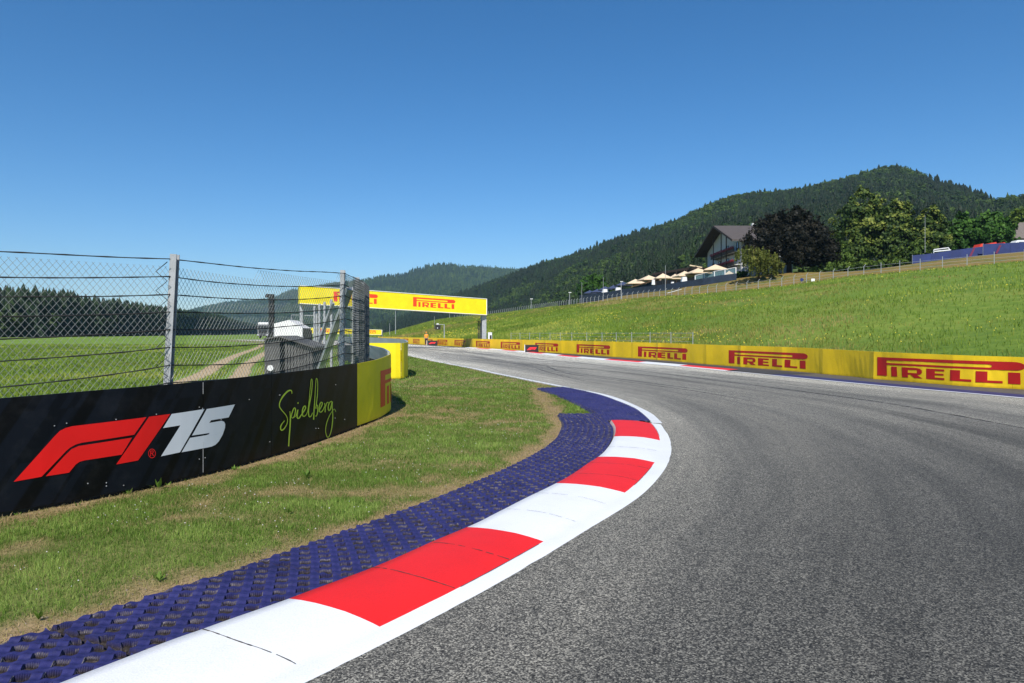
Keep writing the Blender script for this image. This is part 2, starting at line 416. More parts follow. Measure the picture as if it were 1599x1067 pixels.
# track surface, spanning both edges, uv = (distance along, fraction across)
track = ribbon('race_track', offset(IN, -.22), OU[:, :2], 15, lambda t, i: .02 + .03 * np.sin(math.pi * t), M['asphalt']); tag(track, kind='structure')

# ---- kerb on the inside of the bend
K = cat([(-5.2,-2.2),(-3.35,.9),(-2.35,2.4),(-1.79,3.275),(-1.59,3.54),(-1.25,3.99),(-.88,4.51),(-.6,5.0),(-.30,5.49),(.01,6.13),(.51,7.12),(.82,7.89),(1.15,8.76),(1.46,10.0),(1.64,11.05),(1.70,11.95)], 300)
sK = arclen(K)
def nearest_on(P, Q):
    d = np.linalg.norm(P[:, None, :2] - Q[None, :, :2], axis=2); return Q[d.argmin(1), :2]
INd = cat(INNER, NT * 5)
K = resample(K, 300); sK = arclen(K); KO = nearest_on(K, INd)
for _ in range(3):
    kk = np.ones(15) / 15; KO = np.stack([np.convolve(np.pad(KO[:, j_], 7, mode='reflect', reflect_type='odd'), kk, 'valid') for j_ in (0, 1)], 1)
sq = arclen(KO); KO = np.stack([np.interp(sq + .15 * np.clip((sK[-1] - sK) / 3, 0, 1), sq, KO[:, j_]) for j_ in (0, 1)], 1)
# match by arc fraction between nearest pairs: smooth the pairing
prof_t = np.array([0, .05, .14, .18, .23, .33, .46, .6, .72, .85, .96, 1.0])          # 0 = track edge, 1 = blue strip side
prof_z = np.array([.022, .03, .036, .036, .046, .062, .078, .086, .09, .09, .086, .02])
n = len(K); nc = len(prof_t)
xy = KO[:, None] * (1 - prof_t)[None, :, None] + K[:, None, :2] * prof_t[None, :, None]
jit = (fbm(xy[..., 0] * 3, xy[..., 1] * 3, 3) - .5) * .006
V = np.concatenate([xy, (prof_z[None] + jit)[..., None]], 2)
# stripe boundaries along the blue side (metres), white and red alternately
def s_at_y(y): return float(np.interp(y, K[:, 1], sK))
bnd = [s_at_y(.7), s_at_y(2.35), s_at_y(3.91), s_at_y(5.35), s_at_y(6.91), s_at_y(8.42), s_at_y(10.05), 99]   # red until .., white, red, ...
cols = [0, 1, 0, 1, 0, 1, 0, 1]
F = grid_faces(n, nc); rowi = np.arange(len(F)) // (nc - 1); ci = np.arange(len(F)) % (nc - 1)
smid = (sK[:-1] + sK[1:]) / 2
seg = np.searchsorted(bnd, smid)
colr = np.array([k % 2 for k in range(9)])[seg]     # 0 white, 1 red
mi = np.where(ci < 3, 0, colr[rowi]); mi = np.where(ci == nc - 2, 2, mi)
kerb = meshobj('kerb', V.reshape(-1, 3), F, [M['white'], M['red'], vary('kerb_concrete', (.45, .36, .33), .2, 9, .85)], midx=mi, smooth=True)
tag(kerb, kind='structure')
# expansion joints: thin dark slots lying on the kerb
jm = MB()
def kp(s, t, dz=.004):
    i = int(np.clip(np.searchsorted(sK, s), 1, n - 1)); f = (s - sK[i - 1]) / (sK[i] - sK[i - 1])
    a = KO[i - 1] * (1 - f) + KO[i] * f; b = K[i - 1, :2] * (1 - f) + K[i, :2] * f
    p = a * (1 - t) + b * t
    return (p[0], p[1], float(np.interp(t, prof_t, prof_z)) + dz)
for sj in [s_at_y(v) for v in (1.6, 2.6, 3.50, 4.42, 4.95, 5.9, 6.5, 7.4, 8.0, 9.1)]:
    faint = .5 if s_at_y(5.35) < sj < s_at_y(6.91) else 1
    q = 0
    for t0 in np.arange(.19, .94, .035):
        if rng.random() < .12 * (2 if faint < 1 else 1): continue
        wv = .0035 * faint * rng.uniform(.5, 1.3); o1 = .012 * math.sin(t0 * 7 + sj); o2 = .012 * math.sin((t0 + .035) * 7 + sj)
        jm.poly([kp(sj - wv + o1, t0), kp(sj + wv + o1, t0), kp(sj + wv + o2, t0 + .035), kp(sj - wv + o2, t0 + .035)])
for s0 in np.arange(0, sK[-1] - .2, .06):          # joint between kerb and edge line, broken by paint
    if vnoise(np.array([s0 * 1.3]), np.array([.3]), 5)[0] < .5: continue
    wv = .004 * rng.uniform(.4, 1)
    jm.poly([kp(s0, .175 - wv), kp(s0, .175 + wv), kp(s0 + .06, .175 + wv), kp(s0 + .06, .175 - wv)])
j = jm.build('kerb_joints', M['joint']); tag(j, kind='structure')

# ---- white edge line beyond the kerb
i0 = int(np.argmin(np.linalg.norm(INd - np.array([2.60, 12.0]), axis=1))); i1 = int(np.argmin(np.linalg.norm(INd - np.array([-9.5, 56]), axis=1)))
E = resample(INd[i0:i1], 400)
wl = ribbon('edge_line', offset(E, -.13), offset(E, .05), 3, .027, M['line']); tag(wl, kind='structure')
# narrow dark smear where paint meets asphalt
E2 = resample(KO, 260)

# ---- blue painted grid paving
M_blue = newmat('blue_paving'); m, t, b, o = M_blue
hole = attr(t, 'hole'); ed = attr(t, 'edge')
bl = ramp(t, mth(t, 'ADD', mth(t, 'MULTIPLY', noise(t, 2.1, 5), .6), mth(t, 'MULTIPLY', noise(t, 70, 4, .7), .4)), [(.3, (.013, .014, .062)), (.55, (.026, .027, .118)), (.75, (.04, .042, .155))])
dust = ramp(t, noise(t, 13, 6, .7), [(.55, (0, 0, 0)), (.85, (.03, .028, .026))])
bl = mixc(t, 1, bl, dust, 'ADD')
soil = ramp(t, noise(t, 60, 5, .75), [(.32, (.008, .006, .005)), (.55, (.035, .027, .022)), (.70, (.10, .08, .06)), (.84, (.30, .27, .23))])
conc = ramp(t, mth(t, 'ADD', mth(t, 'MULTIPLY', noise(t, 75, 3, .7), .5), mth(t, 'MULTIPLY', noise(t, 9, 2), .5)), [(.42, (.012, .012, .035)), (.52, (.11, .095, .085)), (.70, (.38, .34, .30))])
c = mixc(t, hole, mixc(t, ed, bl, conc), soil); t.links.new(c, b.inputs['Base Color']); b.inputs['Roughness'].default_value = .6
b.inputs['Specular IOR Level'].default_value = .3
bump(t, b, noise(t, 90, 4, .7), .4, .004)
M['blue'] = m
def blue_grid(name, L, Rr, res_s, res_w, ph=0.0):
    """raised lattice paving: staggered rectangular holes between wavy ribs. L = grass side, R = kerb side."""
    Ln = np.linalg.norm(L - Rr, axis=1); wmax = Ln.max(); s = arclen((L + Rr) / 2); total = s[-1]
    nr = max(8, int(total / res_s)); ncc = max(6, int(wmax / res_w))
    L = resample(L, nr); Rr = resample(Rr, nr); s = arclen((L + Rr) / 2)
    t = np.linspace(0, 1, ncc); W = np.linalg.norm(L - Rr, axis=1)
    xy = Rr[:, None] * (1 - t)[None, :, None] + L[:, None] * t[None, :, None]
    s2 = s[:, None] + 0 * t[None]; w2 = W[:, None] * t[None]
    ps, pw = .168, .084                               # diagonal lattice: two interleaved grids of square holes set on the diagonal
    def lat(o1, o2):
        a = (s2 + ph + o1) / ps; c = (w2 + o2) / (2 * pw); fa = np.abs(a - np.floor(a) - .5) * ps; fc = np.abs(c - np.floor(c) - .5) * 2 * pw
        return fa, fc, _hash(np.floor(a).astype(int), np.floor(c).astype(int), 9 + int(o1 * 99))
    a1, c1, h1_ = lat(0, .02); a2, c2, h2_ = lat(ps / 2, .02 + pw)
    d1 = .0315 + .004 * h1_ - (a1 + c1) / 1.4142; d2 = .0315 + .004 * h2_ - (a2 + c2) / 1.4142
    d = np.maximum(d1, d2); cell = np.where(d1 > d2, h1_, h2_)
    h = np.clip(d / .004, 0, 1)
    wave = .006 * np.cos(2 * math.pi * (s2 + ph) / ps * 2) * np.cos(2 * math.pi * w2 / pw) + .004 * np.sin(2 * math.pi * ((s2 + w2) / ps + .2)); row = np.floor(w2 / .42)
    stone = np.floor((s2 + ph) / 1.27); gap = np.abs((s2 + ph) / 1.27 - stone - .5) * 2 > .975
    top = .062 + wave + (vnoise(stone, row * 0 + 1, 4) - .5) * .012 - np.where(gap, .03, 0)
    edge_fall = np.clip((W[:, None] - w2) / .05, 0, 1)
    depth = .017 + .020 * cell
    z = top - h * depth; z = z * edge_fall + .004 * (1 - edge_fall); z = z + (fbm(xy[..., 0] * 40, xy[..., 1] * 40, 2) - .5) * (.001 + .007 * h)
    hol = (h > .98).astype(float); edg = ((h > .02) & (h <= .98)).astype(float); hol = np.maximum(hol, gap * .9)
    V = np.concatenate([xy, z[..., None]], 2).reshape(-1, 3)
    o = meshobj(name, V, grid_faces(nr, ncc), M['blue'], smooth=False, attrs={'hole': hol.ravel(), 'edge': edg.ravel()})
    return tag(o, kind='structure')
Bout = cat([(-5.9,-1.6),(-4.1,1.2),(-3.15,2.6),(-2.62,3.44),(-2.42,3.66),(-2.24,3.92),(-2.11,4.15),(-1.89,4.43),(-1.71,4.74),(-1.49,5.12),(-1.24,5.56),(-.93,6.09),(-.64,6.66),(-.33,7.31),(.0,8.1),(.36,9.15),(.63,10.2),(.80,11.3),(.87,12.2),(.86,13.2)], 400)
Kx = cat([tuple(p) for p in K[::10, :2]] + [(1.68, 12.4), (1.60, 13.2)], 400)
# re-pair: for each kerb-side point the blue edge point straight across
nb = 400
A = resample(Kx, nb); Bx = resample(Bout, nb)
blue_grid('blue_paving', Bx, A, .0065, .0075)
L2 = cat([(1.62,12.1),(1.60,13.3),(1.41,15.1),(1.13,17.1),(.69,19.3)], 100); R2 = cat([(2.44,12.02),(2.53,14),(2.40,15.8),(2.15,17.6),(1.52,19.7)], 100)
blue_grid('blue_paving', resample(L2, 100), resample(R2, 100), .010, .011, .4)
BLUE_EDGE = np.vstack([Bout[:, :2], [(1.55, 13.4)], [(1.41,15.1),(1.13,17.1),(.69,19.3),(1.4, 20.0)]])

# ---- grass verge between barrier and kerb
nrow, ncol = NT + 1, 44
t = np.linspace(0, 1, ncol)
INx = offset(IN, .12)
vxy = (VL[:, None] * (1 - t)[None, :, None] + INx[:, None] * t[None, :, None]).reshape(-1, 2)
VLd = VL[:, :2]
def dryness(P):
    dB = dist_to(P, BLUE_EDGE[::4] if len(BLUE_EDGE) > 200 else BLUE_EDGE); dV = dist_to(P, VLd[::6])
    dI = dist_to(P, INd[::30])
    n1 = fbm(P[:, 0] * 1.1, P[:, 1] * .9, 11, 4); n2 = fbm(P[:, 0] * 4.5, P[:, 1] * 3.5, 21, 3)
    a = np.clip(1.25 - dB / (.16 + .42 * n2 ** 2), 0, 1)
    b = np.clip(1.2 - dV / (.12 + .6 * n1), 0, 1)
    c = np.clip((n1 - .56) * 5, 0, 1) * np.clip(n2 * 1.6, 0, 1)
    e = np.clip(1.0 - dI / (.3 + .5 * n1), 0, 1) * (P[:, 1] > 20)
    return np.clip(np.maximum.reduce([a, b, c * .5, e * .7]) + (n2 - .5) * .55, 0, 1)
dv = dryness(vxy)
z = .002 + .012 * fbm(vxy[:, 0] * 2, vxy[:, 1] * 2, 5)
verge = meshobj('grass_verge', np.c_[vxy, z], grid_faces(nrow, ncol)[:, ::-1], M['verge'], smooth=True, attrs={'dry': dv}); tag(verge, kind='structure')

def blades(name, P, z, h, wd, tint, mat_, lean=.5, label=None):
    """one mesh of bent, tapered grass blades"""
    n = len(P); a = rng.uniform(0, 2 * math.pi, n); fa = rng.uniform(0, 2 * math.pi, n)
    dx = np.cos(a) * wd / 2; dy = np.sin(a) * wd / 2
    ln = np.abs(rng.normal(0, lean, n)); lx = np.cos(fa) * ln * h; ly = np.sin(fa) * ln * h
    hz = h / np.sqrt(1 + ln ** 2 * .6)
    B = np.c_[P, z]
    v = np.empty((n, 5, 3)); v[:, 0] = B - np.c_[dx, dy, 0 * dx]; v[:, 1] = B + np.c_[dx, dy, 0 * dx]
    mid = B + np.c_[lx * .35, ly * .35, hz * .6]; v[:, 2] = mid + np.c_[dx, dy, 0 * dx] * .75; v[:, 3] = mid - np.c_[dx, dy, 0 * dx] * .75
    v[:, 4] = B + np.c_[lx, ly, hz]
    i = np.arange(n)[:, None] * 5
    f = np.concatenate([i + [0, 1, 2], i + [0, 2, 3], i + [3, 2, 4]], 0)
    o = meshobj(name, v.reshape(-1, 3), f, mat_, attrs={'tint': np.repeat(tint, 5)}); return tag(o, label, kind='stuff')

# verge grass: sample the verge loft by area with a density that falls with distance
def sample_loft(A, B, n, y0, y1):
    i = rng.uniform(0, len(A) - 1.001, n * 3); k = i.astype(int); f = (i - k)[:, None]
    a = A[k] * (1 - f) + A[k + 1] * f; b = B[k] * (1 - f) + B[k + 1] * f
    wgt = np.linalg.norm(a - b, axis=1) * np.linalg.norm(A[k + 1] + B[k + 1] - A[k] - B[k], axis=1)
    keep = rng.random(len(i)) < wgt / np.percentile(wgt, 99.5); t = rng.random((len(i), 1))
    P = (a * (1 - t) + b * t)[keep]; return P[(P[:, 1] > y0) & (P[:, 1] < y1)]
def inside_view(P, m=120):
    px = CX + P[:, 0] / np.maximum(P[:, 1], .1) * FPX; return (px > -m) & (px < 1599 + m)
allP, allH, allW, allT = [], [], [], []
for y0, y1, den, hh, ww in ((2.6, 5.2, 11000, .042, .0032), (5.2, 8, 7000, .042, .0042), (8, 12, 3400, .045, .0065), (12, 20, 1300, .05, .011), (20, 40, 380, .055, .022), (40, 90, 70, .06, .05)):
    m = (IN[:, 1] > y0 - 3) & (IN[:, 1] < y1 + 3); a, bb = VL[m][:, :2], IN[m][:, :2]
    area = np.sum(np.linalg.norm(a - bb, axis=1)[:-1] * np.linalg.norm(np.diff((a + bb) / 2, axis=0), axis=1))
    P = sample_loft(a, bb, int(area * den * .55), y0, y1); P = P[inside_view(P)]
    allP.append(P); allH.append(np.full(len(P), hh)); allW.append(np.full(len(P), ww))
P = np.vstack(allP); H = np.concatenate(allH); Wd = np.concatenate(allW)
print('blades', len(P))
# keep blades off the paving and the kerb
m = np.ones(len(P), bool)
be = BLUE_EDGE; bx = np.interp(P[:, 1], be[:-2, 1], be[:-2, 0]); m &= ~((P[:, 1] < 19.5) & (P[:, 0] > bx + .01))
P, H, Wd = P[m], H[m], Wd[m]
d = dryness(P)
keep = rng.random(len(P)) > d * .25; P, H, Wd, d = P[keep], H[keep], Wd[keep], d[keep]
pat = fbm(P[:, 0] * 2.2, P[:, 1] * 2.2, 31, 3)
tint = np.clip(.67 + (pat - .5) * 1.2 - d * .70 + rng.normal(0, .19, len(P)) - .03, 0, 1)
cl_ = fbm(P[:, 0] * 9, P[:, 1] * 9, 131, 2); H = H * rng.uniform(.45, 1.35, len(P)) * (.55 + .9 * cl_) * (1 - .68 * d) * (.6 + .8 * pat)
blades('verge_grass', P, .004 + 0 * H, H, Wd * rng.uniform(.7, 1.3, len(P)), tint, M['blade'], .7, 'short mown grass, half green and half dried out, beside the blue paving')
# dead straw lying in the dry places, and grit along the paving
Pd = np.vstack([sample_loft(VL[m_][:, :2], IN[m_][:, :2], int(n_), y0, y1) for m_, n_, y0, y1 in (((IN[:, 1] > 0) & (IN[:, 1] < 10), 90000, 2.6, 8), ((IN[:, 1] > 5) & (IN[:, 1] < 24), 60000, 8, 22), ((IN[:, 1] > 18) & (IN[:, 1] < 50), 22000, 22, 45))])
Pd = Pd[inside_view(Pd)]; bx = np.interp(Pd[:, 1], be[:-2, 1], be[:-2, 0]); Pd = Pd[~((Pd[:, 1] < 19.5) & (Pd[:, 0] > bx + .03))]
dd = dryness(Pd); Pd = Pd[(dd > .15) & (rng.random(len(Pd)) < .25 + dd)]
dk = .0028 + Pd[:, 1] * .0006
blades('dry_straw', Pd, .008 + 0 * dk, rng.uniform(.015, .04, len(Pd)), dk, rng.uniform(0, .26, len(Pd)) + .1 * (rng.random(len(Pd)) > .8), M['blade'], 2.2, 'dead straw lying on the dried out edge of the grass')
gp = Pd[rng.choice(len(Pd), 1500)]; gp = gp[dist_to(gp, BLUE_EDGE[::4]) < .45]; gv, gf = [], []
for p in gp:
    r_ = rng.uniform(.003, .010); b0 = len(gv); q4 = rng.uniform(.6, 1.2, 6)
    gv += [(p[0] + r_ * q4[0], p[1], .01), (p[0], p[1] + r_ * q4[1], .012), (p[0] - r_ * q4[2], p[1], .01), (p[0], p[1] - r_ * q4[3], .01), (p[0], p[1], .01 + r_ * q4[4]), (p[0], p[1], .0)]
    gf += [(b0 + i, b0 + (i + 1) % 4, b0 + 4) for i in range(4)]
o = meshobj('grit', gv, np.array(gf), vary('grit_stone', (.22, .18, .14), .5, 40)); tag(o, 'loose grit and crumbs of earth along the blue paving', kind='stuff')
# clover flowers, white dots in the mown grass
fp = P[(fbm(P[:, 0] * 1.3, P[:, 1] * 1.3, 77) > .50) & (P[:, 1] < 24) & (d < .35)]
fp = fp[rng.choice(len(fp), min(260, len(fp)), replace=False)]
fm = []; ff = []
for k, p in enumerate(fp):
    r_ = rng.uniform(.003, .006) * (1 + p[1] * .03); zc = rng.uniform(.03, .055)
    b0 = len(fm); fm += [(p[0] + r_, p[1], zc), (p[0], p[1] + r_, zc), (p[0] - r_, p[1], zc), (p[0], p[1] - r_, zc), (p[0], p[1], zc + r_), (p[0], p[1], zc - r_)]
    ff += [(b0 + i, b0 + (i + 1) % 4, b0 + 4) for i in range(4)] + [(b0 + (i + 1) % 4, b0 + i, b0 + 5) for i in range(4)]
o = meshobj('clover_flowers', fm, np.array(ff), vary('clover_white', (.6, .57, .52), .1, 30)); tag(o, 'tiny white clover flowers in the mown grass', kind='stuff')
# broad-leaved weeds along the foot of the boards and in the joints of the kerb
wv, wf, wt = [], [], []
def weed(x, y, z, sz, nl):
    for k in range(nl):
        a = rng.uniform(0, 6.28); el = rng.uniform(.3, 1.3); L = sz * rng.uniform(.6, 1.2); w_ = L * rng.uniform(.12, .22)
        d = np.array([math.cos(a) * math.cos(el), math.sin(a) * math.cos(el), math.sin(el)]); s_ = np.array([-math.sin(a), math.cos(a), 0]) * w_
        p = np.array([x, y, z]); b0 = len(wv); wv.extend([p, p + d * L * .5 + s_, p + d * L, p + d * L * .5 - s_]); wf.append((b0, b0 + 1, b0 + 2, b0 + 3)); wt.extend([rng.uniform(.55, .9)] * 4)
for px, yb, sz in ((122, 788, .10), (200, 770, .16), (248, 761, .20), (262, 757, .1), (292, 750, .10), (366, 733, .10), (372, 731, .08), (500, 693, .08), (28, 803, .08), (590, 660, .06)):
    x, y = G(px, yb + 3); weed(x, y, 0, sz * y / 11, 7)
for px, py, sz in ((368, 971, .035), (272, 1008, .028), (664, 858, .02), (875, 757, .03), (60, 1004, .03), (248, 905, .05), (60, 965, .05), (480, 745, .09), (450, 800, .05), (700, 640, .08)):
    x, y = G(px, py, .03); weed(x, y, .02, sz * 1.2, 9)
o = meshobj('weeds', wv, np.array(wf), M['blade'], attrs={'tint': wt}); tag(o, 'broad leaved weeds at the foot of the boards and in paving joints', kind='stuff')
# ================================================================== SETTING: hillside, forested hills, far-off woods
BAR = [(560,170),(600,125),(630,106),(682,90),(727,79),(769,70),(819,62),(860,56),(900,52),(952,46.5),(1030,40.5),(1105,35),(1175,31.4),(1244,28.4),(1315,25.6),(1391,23),(1507,20.5),(1599,19.2)]
BARW = cat([(X(p, z), z) for p, z in BAR] + [(16.2, 15.5), (17.6, 10), (17.8, 4), (16.5, -3), (13, -9)], 1200)       # foot of the far barrier
def shrink(px): return float(np.interp(px, [700, 900], [1.0, .8]))
KX = np.array([560,600,640,680,720,760,830,900,1000,1100,1220,1340,1460,1599,1800,2300], float)
RZ = np.array([600,560,520,480,440,395,330,275,225,195,178,165,155,145,130,100], float)
RY = np.array([523,521.3,511.5,501,495.8,492.3,483.6,476.2,466.3,459.8,447.5,431.5,420.5,409.5,398,380.])
q = np.array([shrink(x) for x in KX]); RZ = RZ * q
RIDGE = np.stack([X(KX, RZ), RZ, EYE + (HZ - RY) * RZ / FPX], 1)
TZ = np.array([640,620,590,545,500,450,380,312,250,215,200,188,178,167,150,120], float) * q
TY = np.array([524,523,517,507,500.5,497,489,474.5,457.5,443,427.5,424,408,392.5,380,360.])
TERR = np.stack([X(KX, TZ), TZ, EYE + (HZ - TY) * TZ / FPX], 1)
foot = []
fZ = np.interp(KX, [p for p, _ in BAR], [z for _, z in BAR])
for x, z in zip(KX, fZ):
    foot.append((X(min(x, 1599), z) + (.7 if x <= 1599 else .7 + (x - 1599) * .004), z + .6 - max(0, x - 1599) * .03, 0.0))
foot = np.array(foot)
P1 = TERR.copy(); P1[:, 1] *= 1.28; P1[:, 0] *= 1.28; P1[:, 2] += 1.2
P2 = TERR.copy(); P2[:, 1] *= 2.0; P2[:, 0] *= 2.0; P2[:, 2] += 3.0
P3_ = TERR.copy(); P3_[:, 1] *= 3.0; P3_[:, 0] *= 3.0; P3_[:, 2] -= 12.0
NC = 420
st = [cat(s_, NC) for s_ in (foot, RIDGE, TERR, P1, P2, P3_)]
FOOT, RID, TER, PL1, PL2, PL3 = st
rows, band = [], []
def span(a, b, k, bd, bul=0.0):
    for i in range(k):
        t = i / k; r = a * (1 - t) + b * t; r = r.copy()
        r[:, 2] += bul * math.sin(math.pi * t) * np.clip((b[:, 2] - a[:, 2]), 0, 99)
        rows.append(r); band.append(bd)
span(FOOT, RID, 44, 0, .05); span(RID, TER, 10, 1); span(TER, PL1, 10, 2); span(PL1, PL2, 6, 2); span(PL2, PL3, 4, 2); rows.append(PL3); band.append(2)
HS = np.array(rows); nr_ = len(HS)
nz = (fbm(HS[..., 0] / 9, HS[..., 1] / 9, 41, 4) - .5)
amp = np.array([0 if i == 0 else (.9 if b == 0 else (.6 if b == 1 else .5)) for i, b in enumerate(band)])
amp[:4] *= [0, .25, .5, .8]; near_r = np.abs(np.arange(nr_) - 44); amp = amp * np.clip(near_r / 6, .25, 1)
HS[..., 2] += nz * amp[:, None] * np.clip(np.linspace(0, 12, NC + 1) , 0, 1)[None]
M['meadow'] = mat_ground('meadow_grass', [(.30, (.075, .13, .018)), (.46, (.12, .19, .028)), (.58, (.18, .235, .04)), (.68, (.26, .26, .05)), (.8, (.33, .28, .07))], .06, 1.1, bmp=.25)
M['drybank'] = mat_ground('dry_bank', [(.36, (.07, .09, .02)), (.45, (.15, .15, .04)), (.53, (.25, .155, .055)), (.60, (.17, .16, .04)), (.72, (.38, .27, .10))], .16, 1.4, bmp=.2)
M['plateau'] = mat_ground('plateau_grass', [(.3, (.03, .06, .012)), (.7, (.08, .11, .03))], .1, 1.0, bmp=.1)
fm_ = grid_faces(nr_, NC + 1); mi = np.array(band[:-1])[np.arange(len(fm_)) // NC]
hill = meshobj('hillside', HS.reshape(-1, 3), fm_, [M['meadow'], M['drybank'], M['plateau']], midx=mi, smooth=True); tag(hill, kind='structure')
def ground_z(px, Z):
    """height of the hillside under the ray column px at depth Z"""
    col = HS[..., 0] / np.maximum(HS[..., 1], 1) * FPX + CX
    x0 = X(px, Z); d = (HS[..., 0] - x0) ** 2 + (HS[..., 1] - Z) ** 2; k = np.argpartition(d.ravel(), 4)[:4]
    w_ = 1 / (d.ravel()[k] + 1e-3); return float((HS[..., 2].ravel()[k] * w_).sum() / w_.sum())
def curve_at_px(Cv, px):
    c = Cv[:, 0] / np.maximum(Cv[:, 1], .1) * FPX + CX; i = int(np.argmin(np.abs(c - px))); return Cv[i]

# meadow grass clumps on the slope
nm = 150000
iu = rng.uniform(0, NC - .01, nm * 2); tv = rng.random(nm * 2) ** 1.7 * .999
k = iu.astype(int); f = iu - k; r_ = tv * 44; rk = r_.astype(int); rf = r_ - rk
def lerp2(a): return (a[rk, k] * ((1 - f) * (1 - rf))[:, None] + a[rk, k + 1] * (f * (1 - rf))[:, None] + a[rk + 1, k] * ((1 - f) * rf)[:, None] + a[rk + 1, k + 1] * (f * rf)[:, None])
Pm = lerp2(HS); cw = np.linalg.norm(HS[0, 1:] - HS[0, :-1], axis=1)[np.minimum(k, NC - 1)]; 
kp_ = (rng.random(len(Pm)) < np.clip(cw / np.percentile(cw, 75), .1, 1)) & inside_view(Pm, 60); Pm = Pm[kp_][:nm]
dist = Pm[:, 1]
patc = .5 * fbm(Pm[:, 0] / 7, Pm[:, 1] / 9, 51, 3) + .5 * fbm(Pm[:, 0] / 22 + 3, Pm[:, 1] / 30, 57, 3); patc = .5 + (patc - .5) * 1.4; pat2 = fbm(Pm[:, 0] / 1.7, Pm[:, 1] / 1.7, 52, 2)
hh = rng.uniform(.10, .27, len(Pm)) * (.6 + pat2 * .9) * (1 + dist / 200)
tt = np.clip(.48 + (patc - .5) * 1.6 + (pat2 - .5) * .4 + rng.normal(0, .09, len(Pm)), 0, 1)
blades('meadow_grass', Pm[:, :2], Pm[:, 2] - .03, hh, .011 + dist * .0010, tt, M['meadow_blade'], .5, 'tall meadow grass on the slope above the yellow barrier')
# yellow flowers in drifts
fl = Pm[(fbm(Pm[:, 0] / 10, Pm[:, 1] / 16, 58, 3) > .56) | (rng.random(len(Pm)) < .02)]; fl = fl[rng.choice(len(fl), min(1700, len(fl)), replace=False)]
v = []; 
r0 = .012 + fl[:, 1] * .0004
for sx, sy in ((1, 0), (0, 1), (-1, 0), (0, -1)): v.append(np.c_[fl[:, 0] + sx * r0, fl[:, 1] + sy * r0, fl[:, 2] + .27 + sy * r0])
v = np.stack(v, 1).reshape(-1, 3); f_ = np.arange(len(fl) * 4).reshape(-1, 4)
o = meshobj('meadow_flowers', v, f_, vary('flower_yellow', (.62, .50, .03), .15, 9)); tag(o, 'yellow wild flowers scattered over the meadow slope', kind='stuff')
# rough grass on the field behind the boards
nf_ = 90000; Zf = 17 * (100 / 17) ** rng.random(nf_); pxf = rng.uniform(-80, 640, nf_); Pf = np.c_[X(pxf, Zf), Zf]
rl = np.array([(-9.4, 15), (-10.6, 21.5), (-12.2, 27), (-14.9, 34.5), (-20.5, 51), (-31, 84), (-47, 128)]); rr_ = np.array([(-7.4, 16), (-9.0, 21.8), (-10.7, 27), (-13.4, 34.5), (-18.7, 51), (-29, 84), (-45, 128)])
kk_ = (np.minimum(dist_to(Pf, rl), dist_to(Pf, rr_)) > .55) & (Pf[:, 0] < np.interp(Pf[:, 1], VL[:, 1], VL[:, 0])); Pf, Zf = Pf[kk_], Zf[kk_]; nf_ = len(Zf)
pf = fbm(Pf[:, 0] / 5, Pf[:, 1] / 5, 61, 3)
blades('field_grass', Pf, 0 * Zf, rng.uniform(.05, .16, nf_) * (.5 + pf), .012 + Zf * .0014, np.clip(.62 + (pf - .5) * 1.1 + rng.normal(0, .1, nf_), 0, 1), M['meadow_blade'], .6, 'green field grass behind the wire fence')

# ---- farm track with two wheel ruts
def rut(pts, wd, name):
    Cv = cat(pts, 160); s_ = arclen(Cv); ww = wd * (1 + .35 * (fbm(s_ * .8, s_ * 0 + 3, 8) - .5)) * (.9)
    A = offset(Cv, -1) - Cv[:, :2]; 
    o = ribbon(name, Cv[:, :2] + A * ww[:, None] / 2, Cv[:, :2] - A * ww[:, None] / 2, 7, .004, M['dirt']); return tag(o, kind='structure')
m, t, b, o_ = newmat('dirt')
u, vv = uvx(t)
dc = ramp(t, noise(t, 5, 6, .7), [(.3, (.30, .21, .10)), (.7, (.58, .43, .24))]); t.links.new(dc, b.inputs['Base Color']); b.inputs['Roughness'].default_value = .95
edge = mth(t, 'MULTIPLY', mth(t, 'ABSOLUTE', mth(t, 'SUBTRACT', vv, .5)), 2)
al = mth(t, 'LESS_THAN', mth(t, 'ADD', edge, mth(t, 'MULTIPLY', mth(t, 'SUBTRACT', noise(t, 2.2, 5, .7), .5), 1.5)), .78)
t.links.new(al, b.inputs['Alpha']); M['dirt'] = m
rut([(-9.4, 15), (-9.95, 18), (-10.6, 21.5), (-12.2, 27), (-14.9, 34.5), (-20.5, 51), (-31, 84), (-47, 128), (-56, 150)], .95, 'dirt_track')
rut([(-7.4, 16), (-7.9, 18.8), (-9.0, 21.8), (-10.7, 27), (-13.4, 34.5), (-18.7, 51), (-29, 84), (-45, 128), (-54, 150)], .9, 'dirt_track')

# ---- tree prototypes for woods (arrays of triangles)
def spruce(seed, layers=8, spokes=8, w=.19):
    g = np.random.default_rng(seed); v, f = [], []
    for i in range(layers):
        z0 = .05 + .90 * (i / layers) ** .93; r = w * (1 - z0) ** .85 * g.uniform(.85, 1.15) + .012
        top = min(1.0, z0 + .95 * 1.9 / layers)
        for k in range(spokes):
            a = 2 * math.pi * (k + g.uniform(-.3, .3) + .5 * (i % 2)) / spokes; rr = r * g.uniform(.6, 1.25); da = math.pi / spokes * g.uniform(.9, 1.3)
            b0 = len(v); zt = z0 - .35 * rr + g.uniform(-.012, .012)
            v += [(math.cos(a) * rr, math.sin(a) * rr, zt), (math.cos(a + da) * rr * .55, math.sin(a + da) * rr * .55, z0 + .02), (0, 0, top), (math.cos(a - da) * rr * .55, math.sin(a - da) * rr * .55, z0 + .02)]
            f += [(b0, b0 + 1, b0 + 2), (b0, b0 + 2, b0 + 3)]
    return np.array(v), np.array(f)
